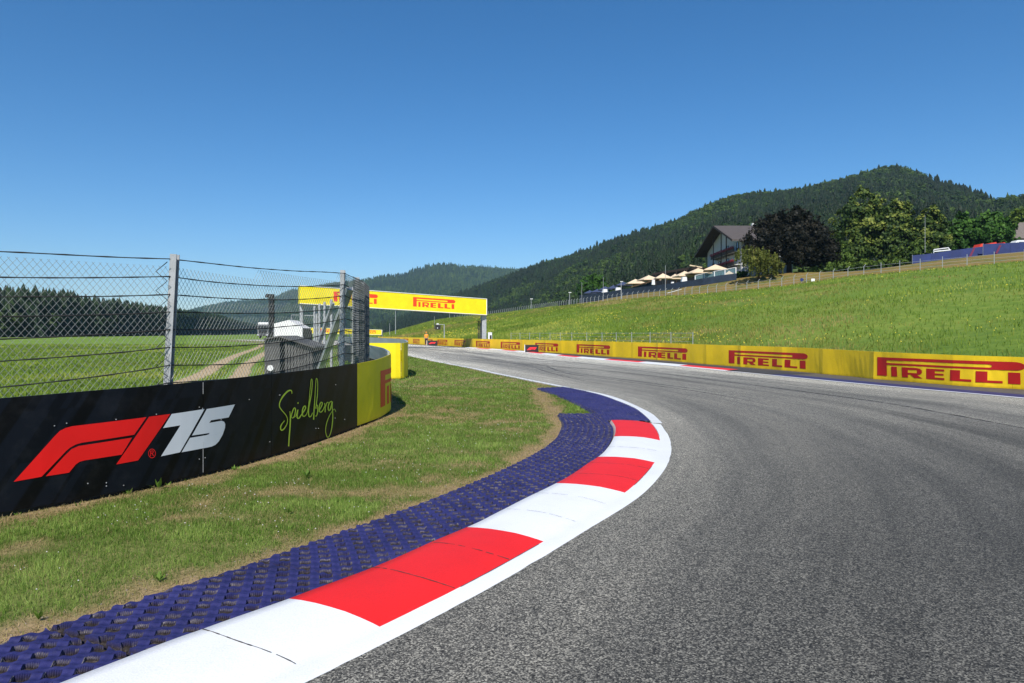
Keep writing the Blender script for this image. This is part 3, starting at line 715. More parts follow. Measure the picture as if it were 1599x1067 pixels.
def leafy(seed, nb=7, nl=26):
    """broadleaf: small leaf-cluster faces on the shells of several lobes"""
    g = np.random.default_rng(seed); v, f = [], []
    for _ in range(nb):
        c = np.array([g.uniform(-.17, .17), g.uniform(-.17, .17), g.uniform(.35, .8)]); R_ = g.uniform(.13, .21)
        for _ in range(nl):
            d = g.normal(size=3); d /= np.linalg.norm(d); p = c + d * R_ * g.uniform(.8, 1.08); s_ = g.uniform(.045, .075)
            t1 = np.cross(d, [.3, .2, 1]); t1 /= np.linalg.norm(t1); t2 = np.cross(d, t1); a = g.uniform(0, 6.28); q1 = t1 * math.cos(a) + t2 * math.sin(a); q2 = np.cross(d, q1)
            b0 = len(v); v += [p + q1 * s_, p - q1 * s_ * .5 + q2 * s_, p - q1 * s_ * .5 - q2 * s_]; f.append((b0, b0 + 1, b0 + 2))
    return np.array(v), np.array(f)
def wood(name, P, Z, H, protos, kinds, mat_, label, tintf=None, wide=1.0):
    """scatter prototypes; returns one mesh"""
    VV, FF, TT = [], [], []; off = 0; rot = rng.uniform(0, 6.28, len(P)); sc = rng.uniform(.85, 1.2, len(P)) * wide
    tint = rng.random(len(P)) if tintf is None else tintf
    for k, (pv, pf_) in enumerate(protos):
        idx = np.where(kinds == k)[0]
        if not len(idx): continue
        c, s_ = np.cos(rot[idx])[:, None], np.sin(rot[idx])[:, None]; h = H[idx][:, None]
        x = (pv[None, :, 0] * c - pv[None, :, 1] * s_) * h * sc[idx][:, None] + P[idx, 0:1]; y = (pv[None, :, 0] * s_ + pv[None, :, 1] * c) * h * sc[idx][:, None] + P[idx, 1:2]
        z = pv[None, :, 2] * h + Z[idx][:, None]
        VV.append(np.stack([x, y, z], 2).reshape(-1, 3)); n = len(pv)
        FF.append((pf_[None] + (np.arange(len(idx)) * n)[:, None, None]).reshape(-1, 3) + off); off += len(idx) * n
        TT.append(np.repeat(tint[idx], n))
    o = meshobj(name, np.vstack(VV), np.vstack(FF), mat_, attrs={'tint': np.concatenate(TT)}); return tag(o, label, kind='stuff')
SPR = [spruce(i) for i in range(5)]; SPRL = [spruce(20 + i, 4, 5, .17) for i in range(4)]; LEF = [leafy(40 + i) for i in range(4)]; LEFL = [leafy(60 + i, 4, 12) for i in range(4)]
M['conifer'] = leafmat('conifer', [(0, (.012, .026, .014)), (.5, (.018, .038, .014)), (.85, (.034, .06, .018)), (1, (.055, .085, .02))], .08, scale=.9)
M['mixed'] = leafmat('mixed_wood', [(0, (.007, .016, .005)), (.45, (.013, .030, .006)), (.7, (.027, .054, .009)), (1, (.062, .100, .015))], .10, scale=.5)
M['forest_floor'] = mat_ground('forest_floor', [(.3, (.010, .018, .008)), (.7, (.022, .04, .014))], .05, .5, bmp=.5)

# ---- the wooded hill behind the hotel
HX = np.array([545,573,600,640,680,720,760,800,830,860,900,950,1000,1050,1100,1150,1220,1260,1303,1346,1398,1443,1486,1519,1555,1570,1599,1700,1900,2300], float)
HYs = np.array([519,512,500,486,464,452,437,422,412,400,389,370,353,338,315,298,290,284,273,261,251,265,279,287,303,297,292,290,300,330], float)
HZr = np.array([1950,1900,1850,1750,1650,1600,1550,1500,1450,1400,1350,1270,1200,1160,1130,1110,1090,1085,1080,1070,1060,1010,960,900,820,760,700,620,520,420], float)
TREE = 21.0
rz = EYE + (HZ - HYs) * HZr / FPX - TREE * .93
HR = np.stack([X(HX, HZr), HZr, rz], 1)
fz = np.interp(HX, [545,640,760,900,1000,1100,1220,1460,1599,1900,2300], [1500,1150,880,520,400,330,300,280,265,250,220])
HF = np.stack([X(HX, fz), fz, np.interp(HX, [545,640,760,830,900,1000,1100,1340,1599,2300], [-4,0,4,7,11,14,17,20,23,26])], 1)
HM = HF * .5 + HR * .5; HM[:, 2] = HF[:, 2] + (HR[:, 2] - HF[:, 2]) * .46
HB = HR.copy(); HB[:, :2] *= 1.25; HB[:, 2] = HR[:, 2] * .72 - 5
def hill_grid(sts, ks, nc, amp_, sc_, seed):
    cs = [cat(s_, nc) for s_ in sts]; rows = []
    for a, b, k in zip(cs[:-1], cs[1:], ks):
        for i in range(k): rows.append(a * (1 - i / k) + b * (i / k))
    rows.append(cs[-1]); H_ = np.array(rows)
    nn = fbm(H_[..., 0] / sc_, H_[..., 1] / sc_, seed, 4) - .5
    wgt = np.ones(len(H_)); rr = sum(ks[:-1]); wgt = np.clip(np.abs(np.arange(len(H_)) - rr) / 5, .12, 1); wgt[0] = .2
    H_[..., 2] += nn * amp_ * wgt[:, None]; return H_
def scatter_grid(H_, n, rmax):
    """random points on the grid surface, by area, rows 0..rmax"""
    a = H_[:rmax, :-1]; b = H_[1:rmax + 1, :-1]; c = H_[:rmax, 1:]
    ar = np.linalg.norm(np.cross(b - a, c - a), axis=2); p = (ar / ar.sum()).ravel(); idx = rng.choice(len(p), n, p=p)
    r, q_ = idx // ar.shape[1], idx % ar.shape[1]; u, w_ = rng.random(n)[:, None], rng.random(n)[:, None]
    return (H_[r, q_] * (1 - u) * (1 - w_) + H_[r + 1, q_] * u * (1 - w_) + H_[r, q_ + 1] * (1 - u) * w_ + H_[r + 1, q_ + 1] * u * w_)
HG = hill_grid([HF, HM, HR, HB], [22, 26, 8], 260, 26, 130, 71)
h1 = meshobj('wooded_hill', HG.reshape(-1, 3), grid_faces(*HG.shape[:2]), M['forest_floor'], smooth=True); tag(h1, kind='structure')
T = scatter_grid(HG, 21000, 51)
# leave out trees far outside the picture
T = T[inside_view(T, 500)]
kn = fbm(T[:, 0] / 90, T[:, 1] / 90, 81, 3)
kd = np.where(rng.random(len(T)) < np.clip((kn - .46) * 5, .15, .85), 4 + rng.integers(0, 4, len(T)), rng.integers(0, 4, len(T)))
Hh = np.where(kd > 3, rng.uniform(10, 17, len(T)), rng.uniform(12, 20, len(T)) * (1 + .18 * (rng.random(len(T)) > .94)))
tn = np.where(kd > 3, rng.uniform(.5, 1.05, len(T)), rng.uniform(0, .62, len(T))) + (kn - .5) * 1.2
wood('hill_forest', T[:, :2], T[:, 2] - .8, Hh, SPR[:4] + LEF, kd, M['mixed'], 'dense spruce and beech forest covering the hill behind the hotel', np.clip(tn, 0, 1), 1.5)

# ---- far blue hills
def far_hill(name, keys, tree, n, seed, label, foot_d=.55, amp_=60):
    k = np.array(keys, float); k[:, 2] *= 1.6; Rr = np.stack([X(k[:, 0], k[:, 2]), k[:, 2], EYE + (HZ - k[:, 1]) * k[:, 2] / FPX - tree * .9], 1)
    Fo = Rr.copy(); Fo[:, :2] *= foot_d; Fo[:, 2] = -6; Mi = Fo * .5 + Rr * .5; Mi[:, 2] = Rr[:, 2] * .5
    Bk = Rr.copy(); Bk[:, :2] *= 1.2; Bk[:, 2] *= .6
    g = hill_grid([Fo, Mi, Rr, Bk], [14, 18, 5], 160, amp_ * 1.4, 430, seed)
    o = meshobj(name, g.reshape(-1, 3), grid_faces(*g.shape[:2]), M['forest_floor'], smooth=True); tag(o, kind='structure')
    T = scatter_grid(g, n, 35); kn = fbm(T[:, 0] / 200, T[:, 1] / 200, seed + 3, 3)
    kd = np.where(rng.random(len(T)) < np.clip((kn - .45) * 4, .02, .9), 4 + rng.integers(0, 4, len(T)), rng.integers(0, 4, len(T)))
    wood('distant_forest', T[:, :2], T[:, 2] - 1, rng.uniform(tree * .7, tree * 1.25, len(T)), SPRL + LEFL, kd, M['mixed'], label, np.clip(rng.random(len(T)) * .5 + (kn - .5) * 1.6 + .52, 0, 1), 1.45)
far_hill('distant_hill', [(395,512,2500),(430,492,2500),(455,468,2500),(480,450,2450),(520,441,2400),(566,436,2350),(592,430,2350),(630,425,2350),(645,419,2350),(683,410,2350),(726,412,2400),(773,417,2500),(815,420,2600),(900,430,2700),(1000,440,2800)], 25, 17000, 91, 'hazy forest on the distant hill behind the yellow gantry')
far_hill('distant_hill', [(235,512,3300),(280,490,3300),(306,480,3300),(354,470,3300),(398,467,3250),(429,463,3200),(444,456,3200),(464,450,3200),(500,446,3300),(560,450,3400)], 25, 9000, 95, 'hazy forest on the distant hill at the end of the field')
far_hill('distant_hill', [(640,430,4100),(700,420,4100),(741,413,4100),(790,416,4200),(820,417,4200),(900,419,4300),(1000,425,4400)], 26, 6000, 99, 'bluish forest on the farthest ridge')

# ---- spruce wood at the far side of the field
EDGE = cat([(-620,150),(-300,205),(-60,262),(60,300),(100,322),(113,338),(122,352),(160,375),(200,424),(250,503),(300,600),(350,820),(400,1500),(440,2100)], 500)
EW = np.stack([X(EDGE[:, 0], EDGE[:, 1]), EDGE[:, 1]], 1); es = arclen(EW)
pts = []
for dep, stp in ((0, 3.4), (4, 4.2), (9, 5), (15, 6), (22, 7), (30, 8), (40, 9), (52, 10)):
    s_ = np.arange(0, es[-1], stp * 1.0); s_ = s_ + rng.uniform(-1.2, 1.2, len(s_))
    p = np.stack([np.interp(s_, es, EW[:, 0]), np.interp(s_, es, EW[:, 1])], 1); r = np.linalg.norm(p, axis=1)[:, None]
    pts.append(p * (1 + (dep + rng.uniform(-2, 2, (len(p), 1))) / r))
T = np.vstack(pts); T = T[(T[:, 1] > 30)]
hgt = rng.uniform(18.5, 23.5, len(T)); kd = rng.integers(0, 5, len(T)); lf = rng.random(len(T)) < .10; kd[lf] = 5 + rng.integers(0, 4, lf.sum()); hgt[lf] *= .62
wood('spruce_wood', T, np.zeros(len(T)), hgt, SPR + LEF, kd, M['conifer'], 'dark spruce wood at the far side of the green field', np.where(lf, .95, rng.random(len(T)) * .8), 1.15)
# dark undergrowth closing the foot of the wood
Tb = T[::2] + rng.uniform(-3, 3, (len(T[::2]), 2))
wood('undergrowth', Tb, -np.ones(len(Tb)), rng.uniform(4, 8, len(Tb)), LEF, rng.integers(0, 4, len(Tb)), M['conifer'], 'dark undergrowth at the foot of the spruce wood', rng.random(len(Tb)) * .5, 1.8)
# ================================================================== far side of the track: runoff, kerb, painted lines
OUd = cat(OUTER, NT * 4); sO = arclen(OUd)
def o_at(px):
    c = OUd[:, 0] / np.maximum(OUd[:, 1], .05) * FPX + CX; c[OUd[:, 1] < 1] = 1e9
    i = np.where((OUd[:, 1] > 15))[0]; return int(i[np.argmin(np.abs(c[i] - px))])
# the barrier foot matched to the outer edge
BM = nearest_on(OUd[::8], BARW[:, :2]); OX = OUd[::8]
def smooth(P, k=9, r=3):
    for _ in range(r):
        P = np.stack([np.convolve(np.pad(P[:, j_], k // 2, mode='reflect', reflect_type='odd'), np.ones(k) / k, 'valid') for j_ in range(P.shape[1])], 1)
    return P
BM = smooth(BM)
ext = (BM - OX[:, :2]); ext /= np.linalg.norm(ext, axis=1)[:, None]
ro = ribbon('runoff', OX[:, :2] - ext * .15, BM + ext * .9, 8, .016, M['runoff']); tag(ro, kind='structure')
i_a, i_b, i_c, i_d = o_at(1215), o_at(1137), o_at(845), o_at(700)
Oc = OUd
sg = lambda a, b: Oc[min(a, b):max(a, b) + 1]
lo, hi = min(i_b, i_d), max(i_b, i_d)
wl2 = ribbon('edge_line', offset(Oc[:o_at(1125)], .16), offset(Oc[:o_at(1125)], -.02), 3, .03, M['line']); tag(wl2, kind='structure')
bs = ribbon('blue_strip', offset(Oc[:o_at(1190)], 1.05), offset(Oc[:o_at(1190)], .16), 3, .024, vary('blue_paint', (.03, .032, .13), .2, 3, .6, fine=.3)); tag(bs, kind='structure')
ds = ribbon('dark_strip', offset(Oc[o_at(1190):o_at(640)], 2.3), offset(Oc[o_at(1190):o_at(640)], .55), 3, .024, M['runoff_dark']); tag(ds, kind='structure')
Kf = resample(Oc[o_at(1133):o_at(725)], 300); sf = arclen(Kf)
Lk, Rk = offset(Kf, .62), offset(Kf, -.04)
kf = ribbon('far_kerb', Lk, Rk, 5, lambda t, i: .03 + .055 * np.sin(np.clip((1 - t) * 1.6, 0, 1.57)) + 0 * i, [M['white'], M['red']], midx=np.where(np.arange(299 * 4) % 4 > 2, 0, (((np.repeat(sf[:-1], 4)) / 4.1).astype(int) + 1) % 2)); tag(kf, kind='structure')
ln3 = ribbon('edge_line', offset(Oc[o_at(725):o_at(600)], .2), offset(Oc[o_at(725):o_at(600)], 0), 3, .03, M['line']); tag(ln3, kind='structure')

# curved tyre marks on the asphalt: thin rubber ribbons following the driving line
def mark(fr, y0, y1, wd, drift=0.0, wob=0.0):
    m = (IN[:, 1] > y0) & (IN[:, 1] < y1); a, b_ = IN[m][:, :2], OU[m][:, :2]; t_ = np.linspace(0, 1, len(a)); f = fr + drift * t_ ** 1.6 + wob * np.sin(t_ * 5)
    c = a * (1 - f)[:, None] + b_ * f[:, None]; taper = np.sin(math.pi * np.clip(t_, .02, .98)) ** .5 * wd
    d_ = offset(c, 1) - c; return c + d_ * taper[:, None] / 2, c - d_ * taper[:, None] / 2, .02 + .03 * np.sin(math.pi * f) + .005
mk = [(.30, 14, 44, .09, -.12), (.34, 14.5, 43, .09, -.12), (.52, 20, 60, .12, -.25), (.45, 27, 48, .10, -.3), (.62, 22, 66, .10, .1), (.25, 24, 37, .08, .22), (.74, 15, 40, .10, -.1), (.70, 30, 75, .14, -.3), (.40, 38, 80, .16, .2), (.15, 20, 34, .07, .18), (.56, 10, 24, .12, .06), (.84, 18, 50, .10, -.12)]
mb = []; mf = []
for a in mk:
    L_, R_, zz = mark(*a); b0 = len(mb)
    for p, r_, z_ in zip(L_, R_, zz): mb += [(p[0], p[1], z_), (r_[0], r_[1], z_)]
    mf += [(b0 + 2 * i, b0 + 2 * i + 1, b0 + 2 * i + 3, b0 + 2 * i + 2) for i in range(len(L_) - 1)]
m, t, b, o_ = newmat('tyre_rubber'); b.inputs['Base Color'].default_value = (.035, .035, .036, 1); b.inputs['Roughness'].default_value = .8
al = mth(t, 'MULTIPLY', ramp(t, noise(t, 3, 6, .75), [(.36, (0, 0, 0)), (.56, (1, 1, 1))]), .75); t.links.new(al, b.inputs['Alpha'])
o = meshobj('tyre_marks', mb, np.array(mf), m, smooth=True); tag(o, kind='structure')

# ================================================================== walls that carry boards and prints
def wobf(q, f, wob, st):
    """hand-made waviness of a banner, linear between fixed stations so prints follow it exactly"""
    if not wob: return 0.0
    g = lambda x, y: wob * (vnoise(np.array([x * .8]), np.array([y * 1.3]), 7)[0] - .5) + wob * .8 * (abs((x / 2.9) % 1 - .5) * 2) ** 6
    i = math.floor(q / st); u = q / st - i; f = min(max(f, 0), 1)
    return (g(i * st, 0) * (1 - u) + g(i * st + st, 0) * u) * (1 - f) + (g(i * st, 1) * (1 - u) + g(i * st + st, 1) * u) * f
class Wall:
    """an upright surface over a plan curve; base and top heights vary along it"""
    def __init__(s, P, z0, z1, side=1, off=0.0):
        s.P = P[:, :2]; s.s = arclen(s.P); s.L = s.s[-1]; s.z0 = z0; s.z1 = z1; s.side = side
        t_ = np.gradient(s.P, axis=0); t_ /= np.linalg.norm(t_, axis=1)[:, None]; s.nrm = np.stack([t_[:, 1], -t_[:, 0]], 1) * side
    def at(s, q): return np.array([np.interp(q, s.s, s.P[:, 0]), np.interp(q, s.s, s.P[:, 1])])
    def n(s, q): v = np.array([np.interp(q, s.s, s.nrm[:, 0]), np.interp(q, s.s, s.nrm[:, 1])]); return v / np.linalg.norm(v)
    def s_px(s, px, lo=0, hi=1e9):
        ok = (s.P[:, 1] > .5) & (s.s >= lo) & (s.s <= hi); c = np.where(ok, s.P[:, 0] / np.maximum(s.P[:, 1], .5) * FPX + CX - px, 1e9)
        sc = np.where((np.sign(c[:-1]) != np.sign(c[1:])) & ok[:-1] & ok[1:])[0]
        if len(sc): i = sc[0]; f = c[i] / (c[i] - c[i + 1]); return s.s[i] * (1 - f) + s.s[i + 1] * f
        return s.s[int(np.argmin(np.abs(c)))]
    def hit(s, px, py, lo=0, hi=1e9):
        q = s.s_px(px, lo, hi); return q, EYE + (HZ - py) * s.at(q)[1] / FPX
    def p(s, q, z, off=0.0): a = s.at(q) + s.n(q) * off; return (a[0], a[1], z)
    def panel(s, name, a, b, mat_, parent, thick=.03, step=.2, off=0.0, z0=None, z1=None, wob=0.0, cr=0):
        """solid sheet between arc lengths a and b"""
        q = [a] + [x * step for x in range(math.floor(a / step) + 1, math.ceil(b / step)) if a + .002 < x * step < b - .002] + [b]; k = len(q); z0 = z0 or s.z0; z1 = z1 or s.z1
        V, U = [], []; nz_ = 2
        for layer in (0, 1):
            for x in q:
                o2 = off - (thick if layer else 0)
                for j_ in range(nz_):
                    f = j_ / (nz_ - 1); zz = z0(x) * (1 - f) + z1(x) * f
                    ww = wobf(x, f, wob, step)
                    V.append(s.p(x, zz, o2 + ww)); U.append((x, zz))
        m_ = k * nz_; F = []
        for i in range(k - 1):
            for j_ in range(nz_ - 1):
                a_ = i * nz_ + j_; F.append((a_, a_ + nz_, a_ + nz_ + 1, a_ + 1)); F.append((m_ + a_, m_ + a_ + 1, m_ + a_ + nz_ + 1, m_ + a_ + nz_))
            a_ = i * nz_; F.append((a_, m_ + a_, m_ + a_ + nz_, a_ + nz_)); a_ = i * nz_ + nz_ - 1; F.append((a_, a_ + nz_, m_ + a_ + nz_, m_ + a_))
        for e in (0, (k - 1) * nz_):
            for j_ in range(nz_ - 1): F.append((e + j_, e + j_ + 1, m_ + e + j_ + 1, m_ + e + j_))
        o = meshobj(name, V, F, mat_, parent, smooth=False, uv=U)
        b_ = bmesh.new(); b_.from_mesh(o.data); bmesh.ops.recalc_face_normals(b_, faces=b_.faces); b_.to_mesh(o.data); b_.free()
        return o
    def decal(s, name, polys, mat_, parent, off=.004, step=.15, wob=0.0, cr=0, order=0.0):
        """printed shapes: polygons in (arc length, height), cut finely so they follow the bend"""
        bm_ = bmesh.new()
        for k, pl in enumerate(polys):
            vs = [bm_.verts.new((q, z, k * order)) for q, z in pl]
            try: bm_.faces.new(vs)
            except ValueError: pass
        bmesh.ops.triangulate(bm_, faces=bm_.faces[:], ngon_method='EAR_CLIP')
        xs = [v.co.x for v in bm_.verts]; x = math.floor(min(xs) / step) * step + step
        while x < max(xs):
            bmesh.ops.bisect_plane(bm_, geom=bm_.verts[:] + bm_.edges[:] + bm_.faces[:], plane_co=(x, 0, 0), plane_no=(1, 0, 0)); x += step
        for v in bm_.verts:
            q, z, e = v.co; ww = 0
            if wob:
                ww = wobf(q, (z - s.z0(q)) / (s.z1(q) - s.z0(q)), wob, step)
            v.co = s.p(q, z, off + e + ww)
        bmesh.ops.recalc_face_normals(bm_, faces=bm_.faces)
        me = bpy.data.meshes.new(name); bm_.to_mesh(me); bm_.free(); me.materials.append(mat_)
        o = bpy.data.objects.new(name, me); C.objects.link(o); attach(o, parent); return o

def brand_polys(s0, s1, z0, z1):
    """the long-P tyre brand lettering as polygons in a unit frame mapped onto the wall"""
    U = []
    rect = lambda a, b_, c, d: U.append([(a, c), (b_, c), (b_, d), (a, d)])
    rect(0, .083, 0, 1); rect(.083, .81, .85, 1); rect(.083, .81, .61, .705)
    cap = [(.81, .61), (.945, .61)] + [(.945 + .055 * math.sin(a), .805 - .195 * math.cos(a)) for a in np.linspace(.2, math.pi - .2, 8)] + [(.945, 1), (.81, 1), (.81, .85)] + [(.81 + .014 * math.sin(a), .7775 + .0725 * math.cos(a)) for a in np.linspace(.3, math.pi - .3, 5)] + [(.81, .705)]
    U.append(cap)
    rect(.122, .172, 0, .52)
    rect(.213, .263, 0, .52); rect(.263, .33, .40, .52); rect(.263, .335, .16, .25)
    U.append([(.33, .40), (.335, .36), (.333, .29), (.335, .25), (.335, .16), (.36, .20), (.372, .28), (.372, .40), (.358, .49), (.33, .52)])
    U.append([(.283, .16), (.335, .16), (.378, 0), (.312, 0)])
    rect(.404, .468, 0, .52); rect(.468, .538, .42, .52); rect(.468, .534, .215, .305); rect(.468, .54, 0, .10)
    rect(.580, .644, 0, .52); rect(.644, .713, 0, .11)
    rect(.737, .801, 0, .52); rect(.801, .880, 0, .11)
    rect(.908, .973, 0, .52)
    return [[(s0 + (s1 - s0) * a, z0 + (z1 - z0) * b_) for a, b_ in pl] for pl in U]
def f1_polys():
    return [[(50,588),(330,275),(370,235),(410,215),(455,203),(970,140),(885,262),(520,318),(480,330),(440,352),(410,378),(243,553)],
            [(272,550),(400,410),(450,362),(500,340),(870,282),(798,400),(540,440),(505,450),(480,468),(433,525)],
            [(988,137),(1135,118),(912,440),(760,468)]]

# ------------------------------------------------------------------ left barrier: black and yellow boards on a steel rail
LB = cat([(-8.6,1.0),(-6.6,3.3),(-5.35,4.75),(-4.43,5.9),(-4.10,6.33),(-3.66,7.04),(-3.28,8.0),(-2.88,9.66),(-2.585,11.55),(-2.46,12.5),(-2.44,13.3),(-2.50,14.1),(-2.85,15.3),(-3.45,16.9),(-4.05,18.3),(-4.4,19.0)], 600)
sLB = arclen(LB)
yt = ([0, 5.9, 6.6, 8.5, 11.5, 12.2, 13, 14.1, 15.5, 17, 18.5, 23], [1.0, 1.04, 1.06, 1.08, 1.095, 1.114, 1.149, 1.195, 1.27, 1.30, 1.33, 1.36])
WL = Wall(LB, lambda q: .05, lambda q: float(np.interp(np.interp(q, sLB, LB[:, 1]), *yt)), 1)
s558 = WL.s_px(558, 3, 13.5); s317 = WL.s_px(317, 3, 13); s500 = WL.s_px(497, 3, 13); sT = float(sLB[np.argmin(np.abs(LB[:, 1] - 14.3))])
lb = empty('trackside_barrier', (-3.28, 8.0, 0), 0, 'curved barrier of black boards with red and white lettering, ending in a yellow board', 'barrier')
cuts = [0, s317 - 8.6 if s317 > 8.7 else 1.2, s317 - 5.8, s317 - 2.9, s317, (s317 + s500) / 2, s500, s558]; cuts = sorted([c for c in cuts if 0 <= c])
for a, c in zip(cuts[:-1], cuts[1:]):
    if c - a > .2:
        o = WL.panel('board', a + .003, c - .003, M['board'], lb, .012)
o = WL.panel('board', s558 + .003, sT + .1, M['yellow'], lb, .012); o['label'] = 'yellow board at the end of the black ones'
WL.panel('guard_rail', sT + .12, sLB[-1] - .05, M['rail'], lb, .05, z0=lambda q: WL.z1(q) - .31)
WL.panel('base_shade_strip', .3, sT + .1, M['black'], lb, .1, off=-.05, z0=lambda q: -.02, z1=lambda q: .3)  # black strip added as the shadow line under the boards
WL.panel('guard_rail', .5, sT + .1, M['rail'], lb, .05, off=-.06, z0=lambda q: .55, z1=lambda q: .86)
WL.panel('lower_dark_panel', sT + .12, sLB[-1] - .05, M['black'], lb, .05, z0=lambda q: .0, z1=lambda q: WL.z1(q) - .32, off=-.02)  # black panel stands in for the shaded back below the rail
for q in list(np.arange(1.0, sT, 2.0)) + list(np.arange(sT + 1.2, sLB[-1], 1.6)):
    c = WL.p(q, 0, -.17); mb_ = MB(); mb_.box((c[0], c[1], .42), (.1, .1, .84)); mb_.build('rail_post', M['galv'], lb)
# the black panel painted as shade behind the bend, a block lying in it
# prints, traced over the board surface
def hitz(pts, ox, oy, sc): return [WL.hit(ox + x / sc, oy + y / sc, 2.5, sT) for x, y in pts]
sc1 = 1599 / 360
for pl in f1_polys(): pass
WL.decal('race_logo', [hitz(p, 10, 620, sc1) for p in f1_polys()], M['f1_red'], lb)
seven = [(1145,118),(1372,84),(1202,384),(1070,412),(1205,197),(1085,216)]
five = [(1388,84),(1583,52),(1540,142),(1418,162),(1405,180),(1490,165),(1508,172),(1516,190),(1514,215),(1498,262),(1472,308),(1448,332),(1420,345),(1390,351),(1213,384),(1272,284),(1380,266),(1400,260),(1408,250),(1285,268)]
WL.decal('anniversary_number', [hitz(p, 10, 620, sc1) for p in (seven, five)], M['print_white'], lb)
rp = []
for k in range(20):
    a, c = 2 * math.pi * k / 20, 2 * math.pi * (k + 1) / 20
    rp.append([(1008 + 26 * math.cos(a), 392 + 33 * math.sin(a)), (1008 + 26 * math.cos(c), 392 + 33 * math.sin(c)), (1008 + 22 * math.cos(c), 392 + 28 * math.sin(c)), (1008 + 22 * math.cos(a), 392 + 28 * math.sin(a))])
rp += [[(996, 374), (1001, 373), (1001, 411), (996, 412)], [(1001, 373), (1013, 371), (1013, 377), (1001, 378)], [(1001, 388), (1013, 386), (1013, 392), (1001, 394)], [(1013, 371), (1019, 376), (1019, 386), (1013, 392), (1013, 386), (1015, 383), (1015, 379), (1013, 377)], [(1006, 392), (1012, 391), (1021, 407), (1015, 409)]]
WL.decal('registered_mark', [hitz(p, 10, 620, sc1) for p in rp], M['f1_red'], lb)
def stroke(pts, wd, ox=420, oy=580, sc=985 / 120):
    c = cat(pts, len(pts) * 5); c = resample(c, max(8, int(arclen(c)[-1] / 14))); d = np.gradient(c, axis=0); d /= np.linalg.norm(d, axis=1)[:, None] + 1e-9; nn_ = np.stack([-d[:, 1], d[:, 0]], 1)
    t_ = np.linspace(0, 1, len(c)); ww = np.interp(t_, np.linspace(0, 1, len(wd)), wd)[:, None] * .42; L_, R_ = c + nn_ * ww, c - nn_ * ww
    return [hitz([L_[i], L_[i + 1], R_[i + 1], R_[i]], ox, oy, sc) for i in range(len(c) - 1)]
sp = []
for pts, wd in (([(290,288),(288,255),(268,243),(225,265),(170,330),(135,400),(132,455),(165,505),(212,560),(232,610),(228,670),(195,730),(160,757),(145,735),(152,690),(195,632)], (8, 24, 24, 16, 14, 12, 10, 12, 18, 18, 10)),
                ([(264,512),(270,590),(266,700),(256,830),(247,962)], (10, 20, 18, 20, 18)), ([(272,620),(292,530),(318,470),(334,480),(332,530),(318,580),(300,600),(286,592)], (8, 14, 18, 16, 16, 10)),
                ([(322,590),(345,560),(366,488),(356,560),(358,598),(378,602),(402,570),(430,530),(462,478),(460,445),(440,455),(424,500),(424,560),(440,578),(468,560),(492,510)], (8, 14, 16, 20, 18, 16, 18, 20, 18, 12, 8)),
                ([(368,396),(366,416)], (16, 20)),
                ([(490,515),(508,380),(522,230),(534,110),(545,102),(548,150),(540,270),(518,390),(502,470),(500,550),(514,585),(536,570),(552,530)], (8, 10, 10, 10, 10, 12, 16, 20, 18, 10)),
                ([(566,620),(570,520),(578,400),(588,230),(598,100),(610,96),(618,160),(614,300),(600,420),(596,480)], (20, 18, 14, 10, 10, 10, 12, 14)), ([(588,470),(606,430),(618,450),(616,520),(602,572),(586,572)], (8, 14, 18, 16, 14)),
                ([(620,520),(650,480),(676,420),(670,396),(650,410),(638,465),(640,510),(656,526),(684,498),(704,450)], (8, 14, 18, 18, 16, 10)),
                ([(706,408),(712,450),(712,525)], (12, 18, 16)), ([(714,470),(732,410),(748,394),(756,410)], (8, 14, 12)),
                ([(798,384),(778,392),(756,430),(752,480),(762,504),(782,480),(800,400),(804,384),(802,440),(808,520),(810,600),(798,720),(775,810),(748,848),(726,815),(718,740),(738,640),(778,548),(822,488),(838,492),(848,520)], (14, 18, 20, 18, 14, 16, 16, 12, 12, 12, 12, 10, 8))):
    sp += stroke(pts, wd)
WL.decal('place_name_lettering', sp, M['lime'], lb, off=.004, step=.2, order=.000015)
s594 = WL.s_px(594, 3, sT); o = WL.decal('brand_lettering', brand_polys(s594, s594 + 5.0, .22, .905), M['logo_bright'], lb, step=.12)
# small fixing screws and seams of bare board edge
for px, py in ((85,665),(104,661),(181,655),(244,647),(311,636),(316,638),(345,655),(137,755),(166,754),(166,759),(193,758),(311,717),(320,715),(389,624),(437,617),(524,601),(497,669),(493,669),(523,653),(436,617),(538,655),(421,690)):
    q, z = WL.hit(px, py, 2.5, sT); c = WL.p(q, z, .004); MB().box(c, (.008, .008, .008)).build('screw', M['galv'], lb)
for q in (s317,):
    for z0_, z1_ in ((.06, .40), (.93, 1.06)): a, c = WL.p(q, z0_, .002), WL.p(q, z1_, .002); MB().bar(a, c, .004, .004).build('seam', M['galv'], lb)
bk = MB(); bk.box((-3.33, 15.9, .78), (.2, .12, .34)); bk.box((-3.0, 15.6, .66), (.3, .1, .12), rz=.5); o = bk.build('timber_block', M['wood_light']); tag(o, 'pale timber block behind the bend of the yellow board', 'timber block')
